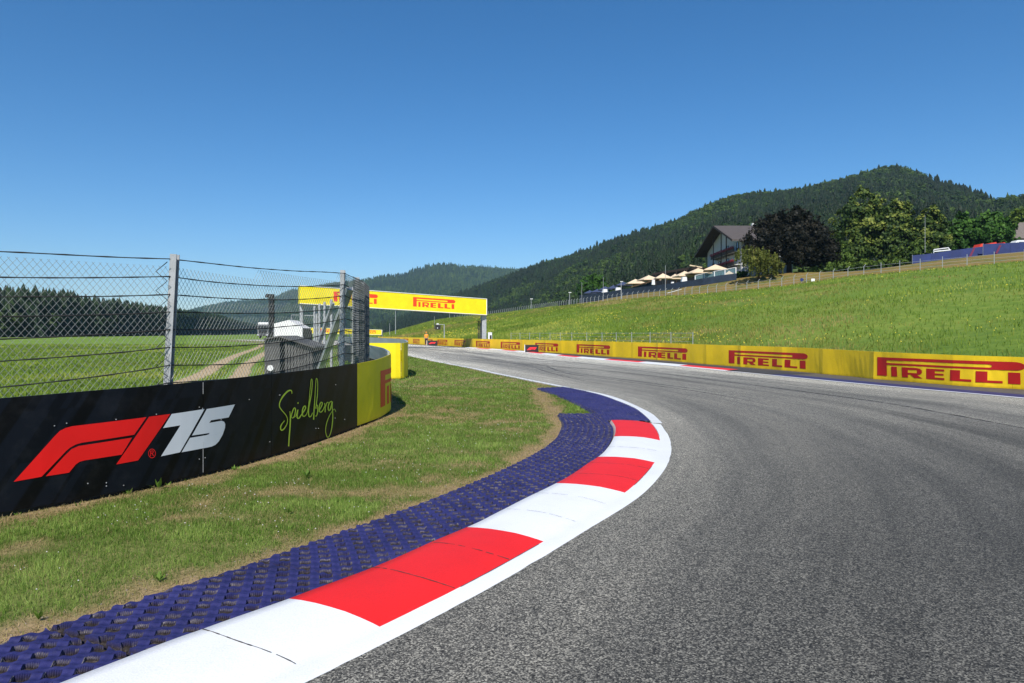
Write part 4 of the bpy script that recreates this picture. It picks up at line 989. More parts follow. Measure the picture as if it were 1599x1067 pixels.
# ------------------------------------------------------------------ second yellow barrier
YB = cat([(-9.5,21.9),(-7.6,22.7),(-6.0,23.35),(-4.95,23.7),(-4.3,23.75),(-3.88,23.85),(-3.80,24.3),(-3.90,25.6),(-4.5,28.2),(-5.8,31.5),(-7.6,35),(-9.8,38.5)], 400)
sY = arclen(YB); WY = Wall(YB, lambda q: .03, lambda q: float(np.interp(np.interp(q, sY, YB[:, 1]), [20, 24.4, 28, 36], [1.27, 1.27, 1.36, 1.42])), 1)
yb = empty('trackside_barrier', (-4.95, 23.7, 0), 0, 'short plain yellow barrier end standing on the grass left of the track', 'barrier')
sF = WY.s_px(625.5, 0, 8); sG = WY.s_px(566, 0, 8); sN = float(sY[np.argmin(np.abs(YB[:, 1] - 25.2))])
WY.panel('board', sG, sF, M['yellow'], yb, .015, wob=.02); WY.panel('board', sF + .05, sN, M['yellow'], yb, .015, wob=.02)
WY.panel('guard_rail', sN, sY[-1] - .1, M['rail'], yb, .05, z0=lambda q: WY.z1(q) - .33)
WY.panel('lower_dark_panel', sN, sY[-1] - .1, M['dark'], yb, .05, off=-.02, z1=lambda q: WY.z1(q) - .45)
WY.panel('guard_rail', sG, sN, M['rail'], yb, .05, off=-.06, z0=lambda q: .6, z1=lambda q: 1.0)

# ------------------------------------------------------------------ long yellow barrier on the far side
BR = BARW[::-1][:, :2]; sR = arclen(BR)        # from the right of the camera into the distance
WR = Wall(BR, lambda q: .02, lambda q: float(np.interp(np.interp(q, sR, BR[:, 1]), [0, 19, 25, 28, 46, 70, 120], [.9, .93, .98, 1.02, 1.05, 1.02, 1.0])), -1)
def sr(px): return WR.s_px(px, 14)
nb_ = empty('banner_barrier', (X(1245, 28.4), 28.4, 0), 0, 'long yellow banner barrier with large red lettering at the foot of the meadow', 'barrier')
fb_ = empty('banner_barrier', (X(690, 88), 88, 0), 0, 'farther yellow banner barrier with small red lettering, beyond the fold left of the gantry post', 'barrier')
sA = sr(737.5); edges = [2.0, 8, 14] + [sr(p) for p in (1700 if False else 1599,)] 
cutsR = [2, 9]; q = 9
jl = [sr(1580), sr(1476), sr(1388), sr(1315), sr(1262), sr(1244), sr(1105), sr(985), sr(860), sr(825), sr(790), sA]
cutsR = [1.0, sr(1598) - 9, sr(1598) - 4] + jl
cutsR = sorted(cutsR)
for a, c in zip(cutsR[:-1], cutsR[1:]):
    if c - a > .3: WR.panel('banner', a + .004, c - .004, M['yellow_old'], nb_, .06, wob=.08, step=.3, off=.0)
WR.panel('foam_core', 1.0, sA, M['dark'], nb_, .7, off=-.09, step=.8, z1=lambda q: WR.z1(q) - .06)
for a, c in ((1602.5,1372.5),(1262,1138),(1074,996.5),(953.5,901),(872,836),(812,782),(765.5,743.5)):
    q1, q0 = (sr(a) if a < 1600 else sr(1598) - .05), sr(c)
    WR.decal('brand_lettering', brand_polys(q0, q1, .16, .79), M['logo_red'], nb_, off=.009, wob=.08, step=.3)
sB = sr(727.5); sE = sr(590)
for a, c in ((sB, sr(704)), (sr(704), sr(678)), (sr(678), sr(660)), (sr(660), sr(641)), (sr(641), sr(620)), (sr(620), sE)): WR.panel('banner', a + .01, c - .01, M['yellow_old'], fb_, .06, wob=.08, step=.6)
WR.panel('foam_core', sB, sE, M['dark'], fb_, .7, off=-.1, step=1.5, z1=lambda q: WR.z1(q) - .06)
for a, c in ((729,710),(699,684),(676,664.5),(655.5,645.5),(638,630),(625,619)):
    WR.decal('brand_lettering', brand_polys(sr(c), min(sr(a), 1e9) if a < 727.5 else sB + .05, .16, .80), M['logo_red'], fb_, off=.012, wob=.08, step=.6)
o = WR.panel('end_fold', sA + .01, sB - .01, M['olive'], nb_, .05, off=-.02); o['label'] = 'olive folded end of the banner'

# ------------------------------------------------------------------ catch fence behind the boards
FX = [(-8.6, 1.4), (-6.3, 4.2), (-3.68, 7.25), (-2.80, 11.2), (-2.92, 12.9), (-3.12, 14.3), (-3.80, 16.4), (-4.55, 18.4), (-5.40, 20.4), (-6.04, 22.0), (-6.60, 23.4), (-7.35, 25.4)]
FH = [2.3, 2.35, 2.44, 2.64, 2.66, 2.68, 2.65, 2.65, 2.62, 2.62, 2.62, 2.62]
fx = np.array(FX); sFx = arclen(fx)
fe = empty('catch_fence', (-3.68, 7.25, 0), 0, 'tall chain link catch fence with steel posts and dark cables behind the black boards', 'fence')
lean = {2: (.10, 0), 3: (.02, .02)}
def hbeam(a, b_, w_, mb):
    """H section post: two flanges and a web"""
    a, b_ = Vector(a), Vector(b_); mb.bar(a + Vector((0, -w_ * .45, 0)), b_ + Vector((0, -w_ * .45, 0)), w_, w_ * .12, up=(0, 1, 0)); mb.bar(a + Vector((0, w_ * .45, 0)), b_ + Vector((0, w_ * .45, 0)), w_, w_ * .12, up=(0, 1, 0)); mb.bar(a, b_, w_ * .12, w_ * .9, up=(0, 1, 0))
for k, ((x, y), h) in enumerate(zip(FX, FH)):
    if k == 0: continue
    dx, dy = lean.get(k, (0, 0)); mb_ = MB(); hbeam((x - dx * .3, y - dy * .3, -.05), (x + dx, y + dy, h), .07 if k < 4 else .065, mb_); mb_.build('post', M['galv'], fe)
br = MB(); br.bar((-4.25, 14.0, 0), (-2.74, 11.55, 2.36), .11, .07); br.build('brace', M['galv'], fe)
br = MB(); br.bar((-6.5, 21.4, 0), (-5.3, 20.2, 2.5), .10, .07); br.build('brace', M['galv'], fe)
def fpos(s): return np.array([np.interp(s, sFx, fx[:, 0]), np.interp(s, sFx, fx[:, 1])])
def ftop(s): return float(np.interp(s, sFx, FH))
def fsag(s, amt):
    i = int(np.clip(np.searchsorted(sFx, s) - 1, 0, len(sFx) - 2)); f = (s - sFx[i]) / (sFx[i + 1] - sFx[i]); return -amt * 4 * f * (1 - f) * (sFx[i + 1] - sFx[i]) / 4
s_end = sFx[6]; OFFN = .075
def fp(s, z): p = fpos(s); return (p[0] + OFFN * .9, p[1] - OFFN * .5, z)
cb = MB()
for k in range(9):
    pts = []
    for s_ in np.arange(.2, s_end + .01, .12):
        z_ = ftop(s_) - .05 - k * .187 + fsag(s_, [.03, .07, .06, .05, .06, .08, .12, .10, .07][k]) + .012 * (vnoise(np.array([s_ * 1.1]), np.array([k * 3.3]), 3)[0] - .5)
        r_ = .0085 * (1 + .35 * math.sin(s_ * 60 + k)); pts.append(fp(s_, z_))
    rr = [.0055 + .0025 * ((i * 7 + k) % 3 == 0) for i in range(len(pts))]; c1 = MB().tube(pts, rr, 5); c1.build('cable', M['cable'], fe, smooth=True)
wi = MB(); Hm = 2.6
pitch = .062
top = lambda s_: ftop(s_) - .05 + fsag(s_, .03)
for d_ in (1, -1):
    for s0 in np.arange(-2.6, s_end + 2.6, pitch):
        pts = []; 
        for z_ in np.arange(.75, 2.76, .13):
            s_ = s0 + d_ * (z_ - 1.7) * .78
            if s_ < .2 or s_ > s_end: continue
            zt = top(s_)
            if z_ > zt:
                break
            pts.append(fp(s_ , z_ + .02 * fsag(s_, 1)))
        if len(pts) > 1:
            pts[-1] = (pts[-1][0], pts[-1][1], pts[-1][2]); wi.tube(pts, .0019, 3, cap=False)
s_b = sFx[3]; w2 = MB()
for d_ in (1, -1):
    for s0 in np.arange(s_b - 1.2, s_end + 2.6, pitch):            # slack second layer of mesh hanging round the bend
        pts = []
        for z_ in np.arange(.75, 2.6, .13):
            s_ = s0 + d_ * (z_ - 1.7) * .78
            if s_ < s_b + .3 or s_ > s_end: continue
            p_ = fp(s_, z_); pts.append((p_[0] + .07, p_[1] + .02, p_[2]))
        if len(pts) > 1: w2.tube(pts, .0028, 3, cap=False)
w2.build('slack_mesh', vary('mesh_wire_dark', (.075, .08, .08), .3, 20, .6), fe); wi.build('chain_link', M['galv_wire'], fe)
# torn label hanging in the mesh
tg = MB(); tg.raw([fp(sFx[3] + .25, 1.72), fp(sFx[3] + .33, 1.66), fp(sFx[3] + .75, 1.42), fp(sFx[3] + .62, 1.38)], [(0, 1, 2, 3)]); tg.build('paper_label', M['tent'], fe)
# rolled dense mesh bundled at the bend: diagonal lashings on the two near posts
for k, i in ((2, 2), (3, 3)):
    x, y = FX[i]; h = FH[i]
    ls = MB(); z_prev = None
    pts = []
    for j_ in range(14):
        z_ = 1.05 + j_ * .1; pts.append((x + (.07 if j_ % 2 else -.05), y - .1, z_))
    ls.tube(pts, .005, 4); ls.build('lashing', M['cable'], fe)
    for j_ in range(0):
        z_ = 1.1 + j_ * .2; ls.tube([(x - .09, y - .1, z_), (x + .1, y - .12, z_ + .17)], .006, 4)

# ================================================================== gantries
def gantry(name_label, A, B, z0a, z1a, z0b, z1b, depth, logos, posts, matb):
    """A, B = plan ends of the face; heights at both ends; posts = (px, Z, pixel row of foot or None)"""
    g = empty('gantry', ((A[0] + B[0]) / 2, (A[1] + B[1]) / 2, 0), 0, name_label, 'gantry')
    P = np.stack([np.linspace(A[0], B[0], 40), np.linspace(A[1], B[1], 40)], 1); L = arclen(P)[-1]
    W_ = Wall(P, lambda q: z0a + (z0b - z0a) * q / L, lambda q: z1a + (z1b - z1a) * q / L, 1)
    W_.panel('beam', 0, L, matb, g, depth, step=.5)
    f = MB()
    for zf in (W_.z0, W_.z1):
        a, b_ = W_.p(0, zf(0), .02), W_.p(L, zf(L), .02); f.bar(a, b_, .06, .06)
    f.bar(W_.p(L, z0b, .02), W_.p(L, z1b, .02), .07, .07)
    f.build('beam_frame', M['whitepaint'], g)
    for a, c in logos:
        q0, q1 = W_.s_px(a), W_.s_px(c); zc = W_.z0((q0 + q1) / 2); H_ = W_.z1(q0) - W_.z0(q0)
        pl = [[(q, z + (W_.z0(q) - W_.z0(q0))) for q, z in poly] for poly in brand_polys(q0, q1, W_.z0(q0) + .24 * H_, W_.z0(q0) + .80 * H_)]
        W_.decal('brand_lettering', pl, M['logo_bright'], g, off=.01, step=1.0)
    for x, y, w_, zt in posts:
        mb = MB(); mb.bar((x, y, -.1), (x, y, zt), w_, w_); mb.bar((x, y, .0), (x, y, .06), w_ * 2, w_ * 2); mb.build('post', M['galv'], g)
    return g, W_
g1, W1 = gantry('large yellow overhead gantry spanning the track with two red brand names', (X(468, 67), 67), (X(760, 75), 75), 4.55, 6.31, 3.64, 5.40, 1.3, [(521, 590), (645, 711)],
    [(X(471, 67.7), 67.7, .30, 4.6), (X(494, 68.5), 68.5, .28, 4.5), (X(756.2, 75.6), 75.6, .48, 3.72), (X(752, 77.2), 77.2, .22, 3.7)], M['yellow'])
tr = MB()
xa, xb = X(471, 67.7), X(494, 68.5)
for z_ in (1.0, 2.2, 3.4, 4.3): MB().bar((xa, 67.8, z_), (xb, 68.4, z_), .08).build('tower_bar', M['galv'], g1)
# wire cage with cable reels at the foot of the right post
cg = empty('cage', (X(750, 76.2), 76.2, 0), 0, 'dark wire mesh cage leaning beside the right gantry post', 'cage'); cm = MB()
x0_, x1_ = X(747, 76.2), X(753, 76.2)
for x in np.linspace(x0_, x1_, 5):
    for y in (75.9, 76.5): cm.bar((x, y, 0), (x, y, 2.85), .03)
for z_ in np.linspace(.2, 2.85, 14): cm.bar((x0_, 75.9, z_), (x1_, 75.9, z_), .025); cm.bar((x0_, 76.5, z_), (x1_, 76.5, z_), .025)
for x in (x0_, x1_): cm.bar((x, 75.9, 2.85), (x, 76.5, 2.85), .04)
cm.build('cage_mesh', M['dark'], cg)
bxm = MB(); bxm.bar((x0_, 75.8, 0), (x0_, 75.8, 2.95), .09); bxm.bar((x0_, 75.8, 2.95), (x1_, 75.8, 3.0), .09); bxm.build('cage_frame', M['black'], cg)
# white cabinet
cbn = empty('cabinet', (X(765.5, 75.4), 75.4, 0), 0, 'white electrical cabinet right of the gantry post', 'cabinet')
mb = MB(); mb.box((X(765.3, 75.4), 75.4, .95), (.44, .4, 1.55)); mb.box((X(765.3, 75.4), 75.4, .09), (.36, .34, .18)); mb.build('cabinet_body', M['whitepaint'], cbn, bevel=.01)
mb = MB(); mb.box((X(766.3, 75.4), 75.19, 1.2), (.2, .02, .42)); mb.build('cabinet_window', M['black'], cbn)
g2, W2 = gantry('small far yellow gantry seen under the big one, left of the light pole', (X(482, 148), 148), (X(596, 151), 151), 1.62, 2.95, 1.30, 2.42, .8, [(500, 527), (566, 587)],
    [(X(484, 148.5), 148.5, .3, 1.7), (X(596.5, 151.6), 151.6, .35, 2.4), (X(540, 150.3), 150.3, .25, 1.5)], M['yellow'])

# ------------------------------------------------------------------ boards standing at the track edge
def f1_board(px, y, w_, h_, label):
    Z = y; x = X(px, Z); g = empty('race_board', (x, Z, 0), 0, label, 'sign', 'black race boards in front of the far barrier')
    mb = MB(); mb.box((x, Z, .06 + h_ / 2), (w_, .12, h_)); mb.build('board', M['black'], g, bevel=.01)
    mb = MB(); mb.box((x - w_ / 2 - .03, Z, .06 + h_ / 2), (.05, .14, h_ + .04)); mb.build('end_cap', M['whitepaint'], g)
    for sx in (-.35, .35): MB().bar((x + sx * w_, Z + .2, .02), (x + sx * w_, Z, .4), .04).build('stay', M['galv'], g)
    ps = []
    for pl in f1_polys(): ps.append([(x + ((a + (588 - b_) * .0 - 592) / 1085) * w_ * .76, Z - .066, .06 + h_ * (.50 - ((b_ - 335 + (a - 592) * .115) / 440) * .52)) for a, b_ in pl])
    mm = MB()
    for p in ps: mm.poly(p)
    o = mm.build('race_logo', vary('logo_glow_red', (.85, .03, .04), .05, 2, .4), g)
    b_ = bmesh.new(); b_.from_mesh(o.data); bmesh.ops.triangulate(b_, faces=b_.faces[:], ngon_method='EAR_CLIP'); b_.to_mesh(o.data); b_.free()
f1_board(830.5, 56.5, 1.12, .60, 'black board with red emblem in front of the fourth lettering of the near barrier')
f1_board(675, 88.5, 1.32, .62, 'black board with red emblem beside the marshal in orange')

# ------------------------------------------------------------------ marshal
pe = empty('person', (X(665.7, 91), 91, 0), 0, 'track marshal in an orange vest and dark trousers standing by the far barrier', 'person')
def skin_mesh(name, pts, edges, rad, mat_, parent, root=0, sub=2):
    me = bpy.data.meshes.new(name); me.from_pydata(pts, edges, []); o = bpy.data.objects.new(name, me); C.objects.link(o)
    sk_ = o.modifiers.new('skin', 'SKIN'); sk_.use_smooth_shade = True; lay = me.skin_vertices[0].data if me.skin_vertices else None
    if lay is None:
        b_ = bmesh.new(); b_.from_mesh(me); b_.verts.layers.skin.verify(); b_.to_mesh(me); b_.free(); lay = me.skin_vertices[0].data
    for k, r_ in enumerate(rad): lay[k].radius = (r_, r_) if not isinstance(r_, tuple) else r_
    lay[root].use_root = True
    o.modifiers.new('sub', 'SUBSURF').levels = sub; o.modifiers['sub'].render_levels = sub
    me.materials.append(mat_); o.parent = parent; return o
pts = [(0,0,.95),(0,0,1.15),(0,0,1.38),(0,0,1.50),(0,-.01,1.62),(0,-.015,1.74),
       (.19,0,1.42),(.25,.01,1.15),(.24,-.08,.92),(-.19,0,1.42),(-.27,.01,1.16),(-.20,-.12,1.0),
       (.10,0,.90),(.12,-.01,.50),(.12,0,.09),(.13,-.12,.04),(-.10,0,.90),(-.12,-.01,.50),(-.13,0,.09),(-.14,-.12,.04)]
ed = [(0,1),(1,2),(2,3),(3,4),(4,5),(2,6),(6,7),(7,8),(2,9),(9,10),(10,11),(0,12),(12,13),(13,14),(14,15),(0,16),(16,17),(17,18),(18,19)]
rad = [(.15,.11),(.14,.10),(.17,.11),.055,.085,.075,.06,.045,.03,.06,.045,.03,.085,.058,.042,.04,.085,.058,.042,.04]
for (w0, sgn) in ((8, 1), (11, -1)):                      # palm and five fingers on each hand
    x, y, z = pts[w0]; pi_ = len(pts); pts.append((x, y - .02, z - .05)); ed.append((w0, pi_)); rad.append((.032, .018))
    for k, (dx, L_) in enumerate(((-.03, .065), (-.012, .08), (.008, .082), (.026, .07))):
        i_ = len(pts); pts += [(x + dx, y - .03, z - .09), (x + dx * 1.1, y - .045, z - .09 - L_ * .6)]; ed += [(pi_, i_), (i_, i_ + 1)]; rad += [.010, .008]
    i_ = len(pts); pts += [(x - sgn * .045, y - .04, z - .07), (x - sgn * .05, y - .06, z - .10)]; ed += [(pi_, i_), (i_, i_ + 1)]; rad += [.011, .008]
bd = skin_mesh('body', pts, ed, rad, M['skin'], pe)
skin_mesh('orange_vest', [(0,0,.93),(0,0,1.16),(0,0,1.40),(0,0,1.46),(.20,0,1.42),(.255,.01,1.2),(-.20,0,1.42),(-.27,.01,1.2)], [(0,1),(1,2),(2,3),(2,4),(4,5),(2,6),(6,7)], [(.19,.14),(.175,.13),(.20,.135),(.09,.08),.085,.062,.085,.062], M['orange'], pe)
skin_mesh('trousers', [(0,0,.95),(.10,0,.88),(.12,-.01,.5),(.12,0,.12),(-.10,0,.88),(-.12,-.01,.5),(-.13,0,.12)], [(0,1),(1,2),(2,3),(0,4),(4,5),(5,6)], [(.175,.13),.105,.078,.07,.105,.078,.07], M['trousers'], pe)
mb = MB(); mb.tube([(0, 0, 1.70), (0, 0, 1.76), (0, 0, 1.81), (0, 0, 1.83)], [.10, .10, .07, .02], 12); mb.box((0, -.10, 1.715), (.14, .1, .015)); mb.build('cap', M['orange'], pe, smooth=True, local=True)
for sx in (-.03, .03): MB().box((sx, -.092, 1.665), (.018, .012, .01), 0).build('eye', M['black'], pe, local=True)
fc = MB(); fc.raw([(-.012, -.088, 1.63), (.012, -.088, 1.63), (0, -.115, 1.625), (0, -.09, 1.665)], [(0, 1, 2), (0, 2, 3), (1, 3, 2), (0, 3, 1)]); fc.build('nose', M['skin'], pe, local=True)

# ------------------------------------------------------------------ marshal light panel on its angled post
lp = empty('light_panel', (X(693.5, 96), 96, 0), 0, 'black marshal light panel hung from an angled grey pole above the far barrier', 'signal panel')
zt = EYE + (HZ - 507) * 96 / FPX; mb = MB(); xp = X(693.7, 96)
mb.bar((xp, 96, 0), (xp, 96, zt), .10); mb.bar((xp + .05, 96, zt), (X(681, 96), 96, zt), .07); mb.build('pole', M['galv'], lp)
mb = MB(); mb.box((X(684, 96), 95.9, EYE + (HZ - 511.3) * 96 / FPX), (.70, .14, .64)); mb.build('panel', M['black'], lp, bevel=.02)
mb = MB(); mb.box((X(679, 96), 95.95, EYE + (HZ - 510) * 96 / FPX), (.1, .1, .75)); mb.build('side_bracket', M['dark'], lp)
mb = MB(); mb.tube([(X(683.5, 96), 95.8, EYE + (HZ - 512.5) * 96 / FPX), (X(683.5, 96), 95.76, EYE + (HZ - 512.5) * 96 / FPX)], .07, 10); mb.build('lamp', M['print_white'], lp)
mb = MB(); mb.box((X(683.5, 96), 96, zt + .08), (.3, .2, .16)); mb.build('top_unit', M['whitepaint'], lp)

# ------------------------------------------------------------------ poles with and without lamp heads
def pole(px, yt, yb, Z, label, head=False, r_=.06, name=None):
    x = X(px, Z); zt, zb = EYE + (HZ - yt) * Z / FPX, EYE + (HZ - yb) * Z / FPX
    g = empty(name or ('lamp_post' if head else 'mast'), (x, Z, zb), 0, label, 'lamp post' if head else 'pole')
    MB().tube([(x, Z, zb - 1.0), (x, Z, (zb + zt) / 2), (x, Z, zt)], [r_, r_ * .85, r_ * .6], 8).build('shaft', M['galv'], g)
    if head:
        mb = MB(); s_ = Z * .0022; mb.box((x + s_ * .2, Z, zt), (s_ * 1.8, s_ * .7, s_ * .42)); mb.build('lamp_head', M['whitepaint'], g)
pole(617.6, 485, 521, 230, 'bare grey pole standing under the gantry beam before the dark wood', r_=.14)
pole(608.5, 505, 525, 240, 'thin short pole right of the far yellow gantry', r_=.09)
pole(678.5, 494, 510, 210, 'thin twin aerial above the marshal light panel', r_=.06)
pole(702, 488, 502, 400, 'thin pole on the ridge below the right part of the gantry beam', r_=.13)
pole(829.5, 467, 484, 290, 'lamp post with pale head left of the small bright tree on the ridge', True, .14)
pole(889.5, 457, 479, 238, 'lamp post with pale head below the small bright green tree', True, .13)
pole(970, 440, 469, 192, 'taller lamp post with white head right of the dark parasols', True, .13)
pole(908.5, 441, 475, 215, 'thin dark mast in front of the small bright tree', r_=.07)
pole(942, 433, 472, 200, 'thin mast rising between the dark parasols', r_=.07)
pole(1039, 414.5, 463, 172, 'thin tall mast in front of the beige parasols', r_=.07)
pole(1444.5, 337, 388, 158, 'slender pale flagless mast before the tall lime trees', r_=.05)

# ------------------------------------------------------------------ things behind the boards on the left
sh = empty('shed', (X(452, 19.5), 19.5, 0), 0, 'dark grey plank shed with a shallow roof behind the black boards', 'shed')
def q3(px, Z, py): return P3(px, Z, py)
mb = MB(); Zs = 19.5
def shed_box(x0, x1, ytl, ytr, Z, dep, m_, name):
    a0, a1 = X(x0, Z), X(x1, Z); zl, zr = EYE + (HZ - ytl) * Z / FPX, EYE + (HZ - ytr) * Z / FPX; k = MB()
    k.raw([(a0, Z, 0), (a1, Z, 0), (a1, Z, zr), (a0, Z, zl), (a0, Z + dep, 0), (a1, Z + dep, 0), (a1, Z + dep, zr), (a0, Z + dep, zl)], [(0, 1, 2, 3), (5, 4, 7, 6), (1, 5, 6, 2), (4, 0, 3, 7), (3, 2, 6, 7), (0, 4, 5, 1)]); return k.build(name, m_, sh)
shed_box(413, 437, 531, 528.5, 19.3, 1.2, M['shed'], 'side_wall'); shed_box(437.2, 444.5, 530, 532, 19.75, .9, M['black'], 'recess'); shed_box(444.7, 489, 532, 545, 19.4, 1.3, M['shed'], 'front_wall')
k = MB()
for i in range(9):
    xx = X(447 + i * 4.9, 19.36); k2 = MB(); k2.bar((xx, 19.37, 0), (xx, 19.37, EYE + (HZ - (532.8 + i * 1.38)) * 19.36 / FPX), .05, .03); k2.build('slat', M['shed'], sh)
rf = MB(); a, b_, c_ = P3(411, 19.2, 530.8), P3(436, 19.2, 526.6), P3(491, 19.2, 544.0)
for p, q_ in ((a, b_), (b_, c_)):
    d_ = Vector(q_) - Vector(p); rf.raw([p, q_, (q_[0], q_[1] + 1.6, q_[2]), (p[0], p[1] + 1.6, p[2]), (p[0], p[1], p[2] + .04), (q_[0], q_[1], q_[2] + .04), (q_[0], q_[1] + 1.6, q_[2] + .04), (p[0], p[1] + 1.6, p[2] + .04)], [(3, 2, 1, 0), (4, 5, 6, 7), (0, 1, 5, 4), (1, 2, 6, 5), (2, 3, 7, 6), (3, 0, 4, 7)])
rf.build('roof', M['shed'], sh)
k = MB(); k.tube([P3(422, 19.28, 575), P3(422, 19.2, 575)], .085, 12); k.build('round_plate', M['tent'], sh)

te = empty('tent', (X(450, 60), 60, 0), 0, 'small white gabled tent behind the wire fence, right of the truck', 'tent')
k = MB(); f_ = [(X(428, 60), 60, 0), (X(472.5, 60), 60, .2), P3(472.5, 60, 512.5), P3(451, 60, 499.8), P3(428, 60, 505.5)]; bk_ = [(p[0] - .2, p[1] + 3.2, p[2]) for p in f_]
k.raw(f_ + bk_, [(0, 1, 2, 3, 4), (9, 8, 7, 6, 5), (2, 7, 8, 3), (3, 8, 9, 4), (0, 4, 9, 5)]); k.build('canvas', M['tent'], te)
k = MB(); a, b_ = Vector(f_[1]), Vector(f_[2]); r1, r2 = (X(487, 63), 63.3, .2), P3(487.5, 63.3, 516); k.raw([a, r1, r2, b_], [(0, 1, 2, 3)]); k.build('side_wall', M['dark'], te)  # shaded side of the white canvas, its shade put in as dark grey
k = MB()
for p in (f_[0], f_[1]): k.bar(p, (p[0], p[1], 2.2), .06)
k.build('tent_leg', M['galv'], te)

tk = empty('truck', (X(412, 150), 150, 0), 0, 'grey truck facing the camera at the end of the dirt track', 'truck')
Zt = 150; x = X(413.5, Zt); zb_ = EYE + (HZ - 528.5) * Zt / FPX; z0_ = max(zb_, .0)
k = MB(); k.box((x, Zt, 1.95 + z0_), (2.5, 2.2, 2.2)); k.build('cab', vary('truck_grey', (.16, .165, .17), .2, 2, .5), tk, bevel=.12)
k = MB(); k.box((x, Zt - 1.13, 2.35 + z0_), (2.1, .05, .85)); k.build('windscreen', M['window'], tk)
k = MB(); k.box((x, Zt - .2, 3.25 + z0_), (2.3, 1.6, .5)); k.build('roof_fairing', M['tent'], tk, bevel=.12)
k = MB(); k.box((x, Zt - 1.15, 1.45 + z0_), (1.7, .06, .7)); k.build('grille', M['black'], tk)
k = MB(); k.box((x, Zt - 1.2, .72 + z0_), (2.5, .25, .45)); k.build('bumper', M['dark'], tk, bevel=.05)
for sx in (-.95, .95): k = MB(); k.box((x + sx, Zt - 1.34, .75 + z0_), (.35, .04, .2)); k.build('headlight', M['print_white'], tk)
for sx in (-1.0, 1.0):
    for dy in (0, 4.5): k = MB(); k.tube([(x + sx - .15, Zt + dy, .5 + z0_), (x + sx + .15, Zt + dy, .5 + z0_)], .5, 16); k.build('wheel', M['black'], tk)
for sx in (-1.5, 1.5): k = MB(); k.box((x + sx, Zt - .9, 2.3 + z0_), (.25, .15, .7)); k.build('mirror', M['black'], tk)
k = MB(); k.box((x, Zt + 4.2, 1.9 + z0_), (2.45, 5.5, 1.7)); k.build('load_body', M['dark'], tk)
ms = empty('mast', (X(423, 75), 75, 0), 0, 'dark lattice mast with a short arm at its top, between truck and tent', 'mast')
k = MB(); xm = X(424, 75); zt = EYE + (HZ - 461) * 75 / FPX
for dx in (-.2, .2):
    for dy in (-.2, .2): k.bar((xm + dx, 75 + dy, 0), (xm + dx, 75 + dy, zt), .09)
for i in range(14): z_ = i * zt / 14; k.bar((xm - .2, 74.8, z_), (xm + .2, 74.8, z_ + zt / 14), .05); k.bar((xm + .2, 74.8, z_), (xm - .2, 74.8, z_ + zt / 14), .05)
k.build('lattice', M['black'], ms); k = MB(); k.box((xm + .05, 75.1, zt * .5), (.2, .2, zt * .98)); k.build('inner_tube', M['dark'], ms)
k = MB(); k.bar((xm + .3, 75, zt), (X(415.5, 75), 75, zt + .05), .18); k.box((X(417, 75), 75, zt - .15), (.35, .3, .25)); k.build('arm', M['black'], ms)
cl = empty('goal_frame', (X(455, 95), 95, 0), 0, 'thin grey frame behind the roof of the white tent', 'frame'); k = MB()
k.bar((X(455, 95), 95, 0), P3(455, 95, 492), .08); k.bar(P3(455, 95, 492), P3(467, 95, 492), .08); k.build('frame_bar', M['galv'], cl)

# ------------------------------------------------------------------ low wire fence at the foot of the slope
lf = empty('low_fence', (X(900, 60), 60, 0), 0, 'low grey wire fence behind the yellow barrier at the foot of the meadow', 'fence')
qs = np.arange(sr(1045), sr(768), 2.4); tops = []
for q in qs:
    p = WR.p(q, 0, -1.5); zt = 1.02 + .55; MB().bar((p[0], p[1], -.2), (p[0], p[1], zt + .12), .032).build('post', M['galv'], lf); tops.append((p[0], p[1], zt))
for k_, dz in enumerate((.05, -.2, -.45)): MB().tube([(a, b_, c + dz) for a, b_, c in tops], .007 if k_ else .012, 4).build('wire', M['galv'], lf)

# ------------------------------------------------------------------ ridge fence: posts with bent tips
rfn = empty('ridge_fence', tuple(curve_at_px(RID, 1220)), 0, 'long wire fence of grey posts with bent tips along the top of the meadow', 'fence')
sRd = arclen(RID); pr = RID[:, 0] / RID[:, 1] * FPX + CX
s0_, s1_ = np.interp(705, pr, sRd), np.interp(1700, pr, sRd); qs = []; q = s1_
while q > s0_:
    qs.append(q); zz = np.interp(q, sRd, RID[:, 1]); q -= float(np.interp(np.interp(q, sRd, pr), [705, 780, 900, 1100, 1300, 1420, 1600], [6.5, 4.2, 3.0, 2.45, 2.6, 3.2, 4.2]))
far = MB(); tops = []
for i, q in enumerate(qs):
    x, y, z = [float(np.interp(q, sRd, RID[:, j_])) for j_ in (0, 1, 2)]; px = CX + x / y * FPX
    gz = z + float(np.interp(px, [700, 1700], [0, 0])); r_ = .055 * (1 + y / 400); hh = float(np.interp(px, [700, 1250, 1600], [2.0, 2.1, 2.2])); bent = px < 1360
    k = MB() if i < 99 else far
    p = [(x, y, gz - .6), (x, y, gz + hh * (.82 if bent else 1))]
    if bent: p.append((x + .32, y - .1, gz + hh))
    k.tube(p, r_ * .8, 5)
    if i < 99: k.build('post', M['galv'], rfn)
    tops.append((x, y, gz, hh))
if far.v: o = far.build('distant_posts', M['galv'], rfn); tag(o, kind='stuff')
for fr in (.25, .5, .78):
    MB().tube([(x, y, z + h * fr) for x, y, z, h in tops], .018, 3, cap=False).build('wire', M['galv'], rfn)
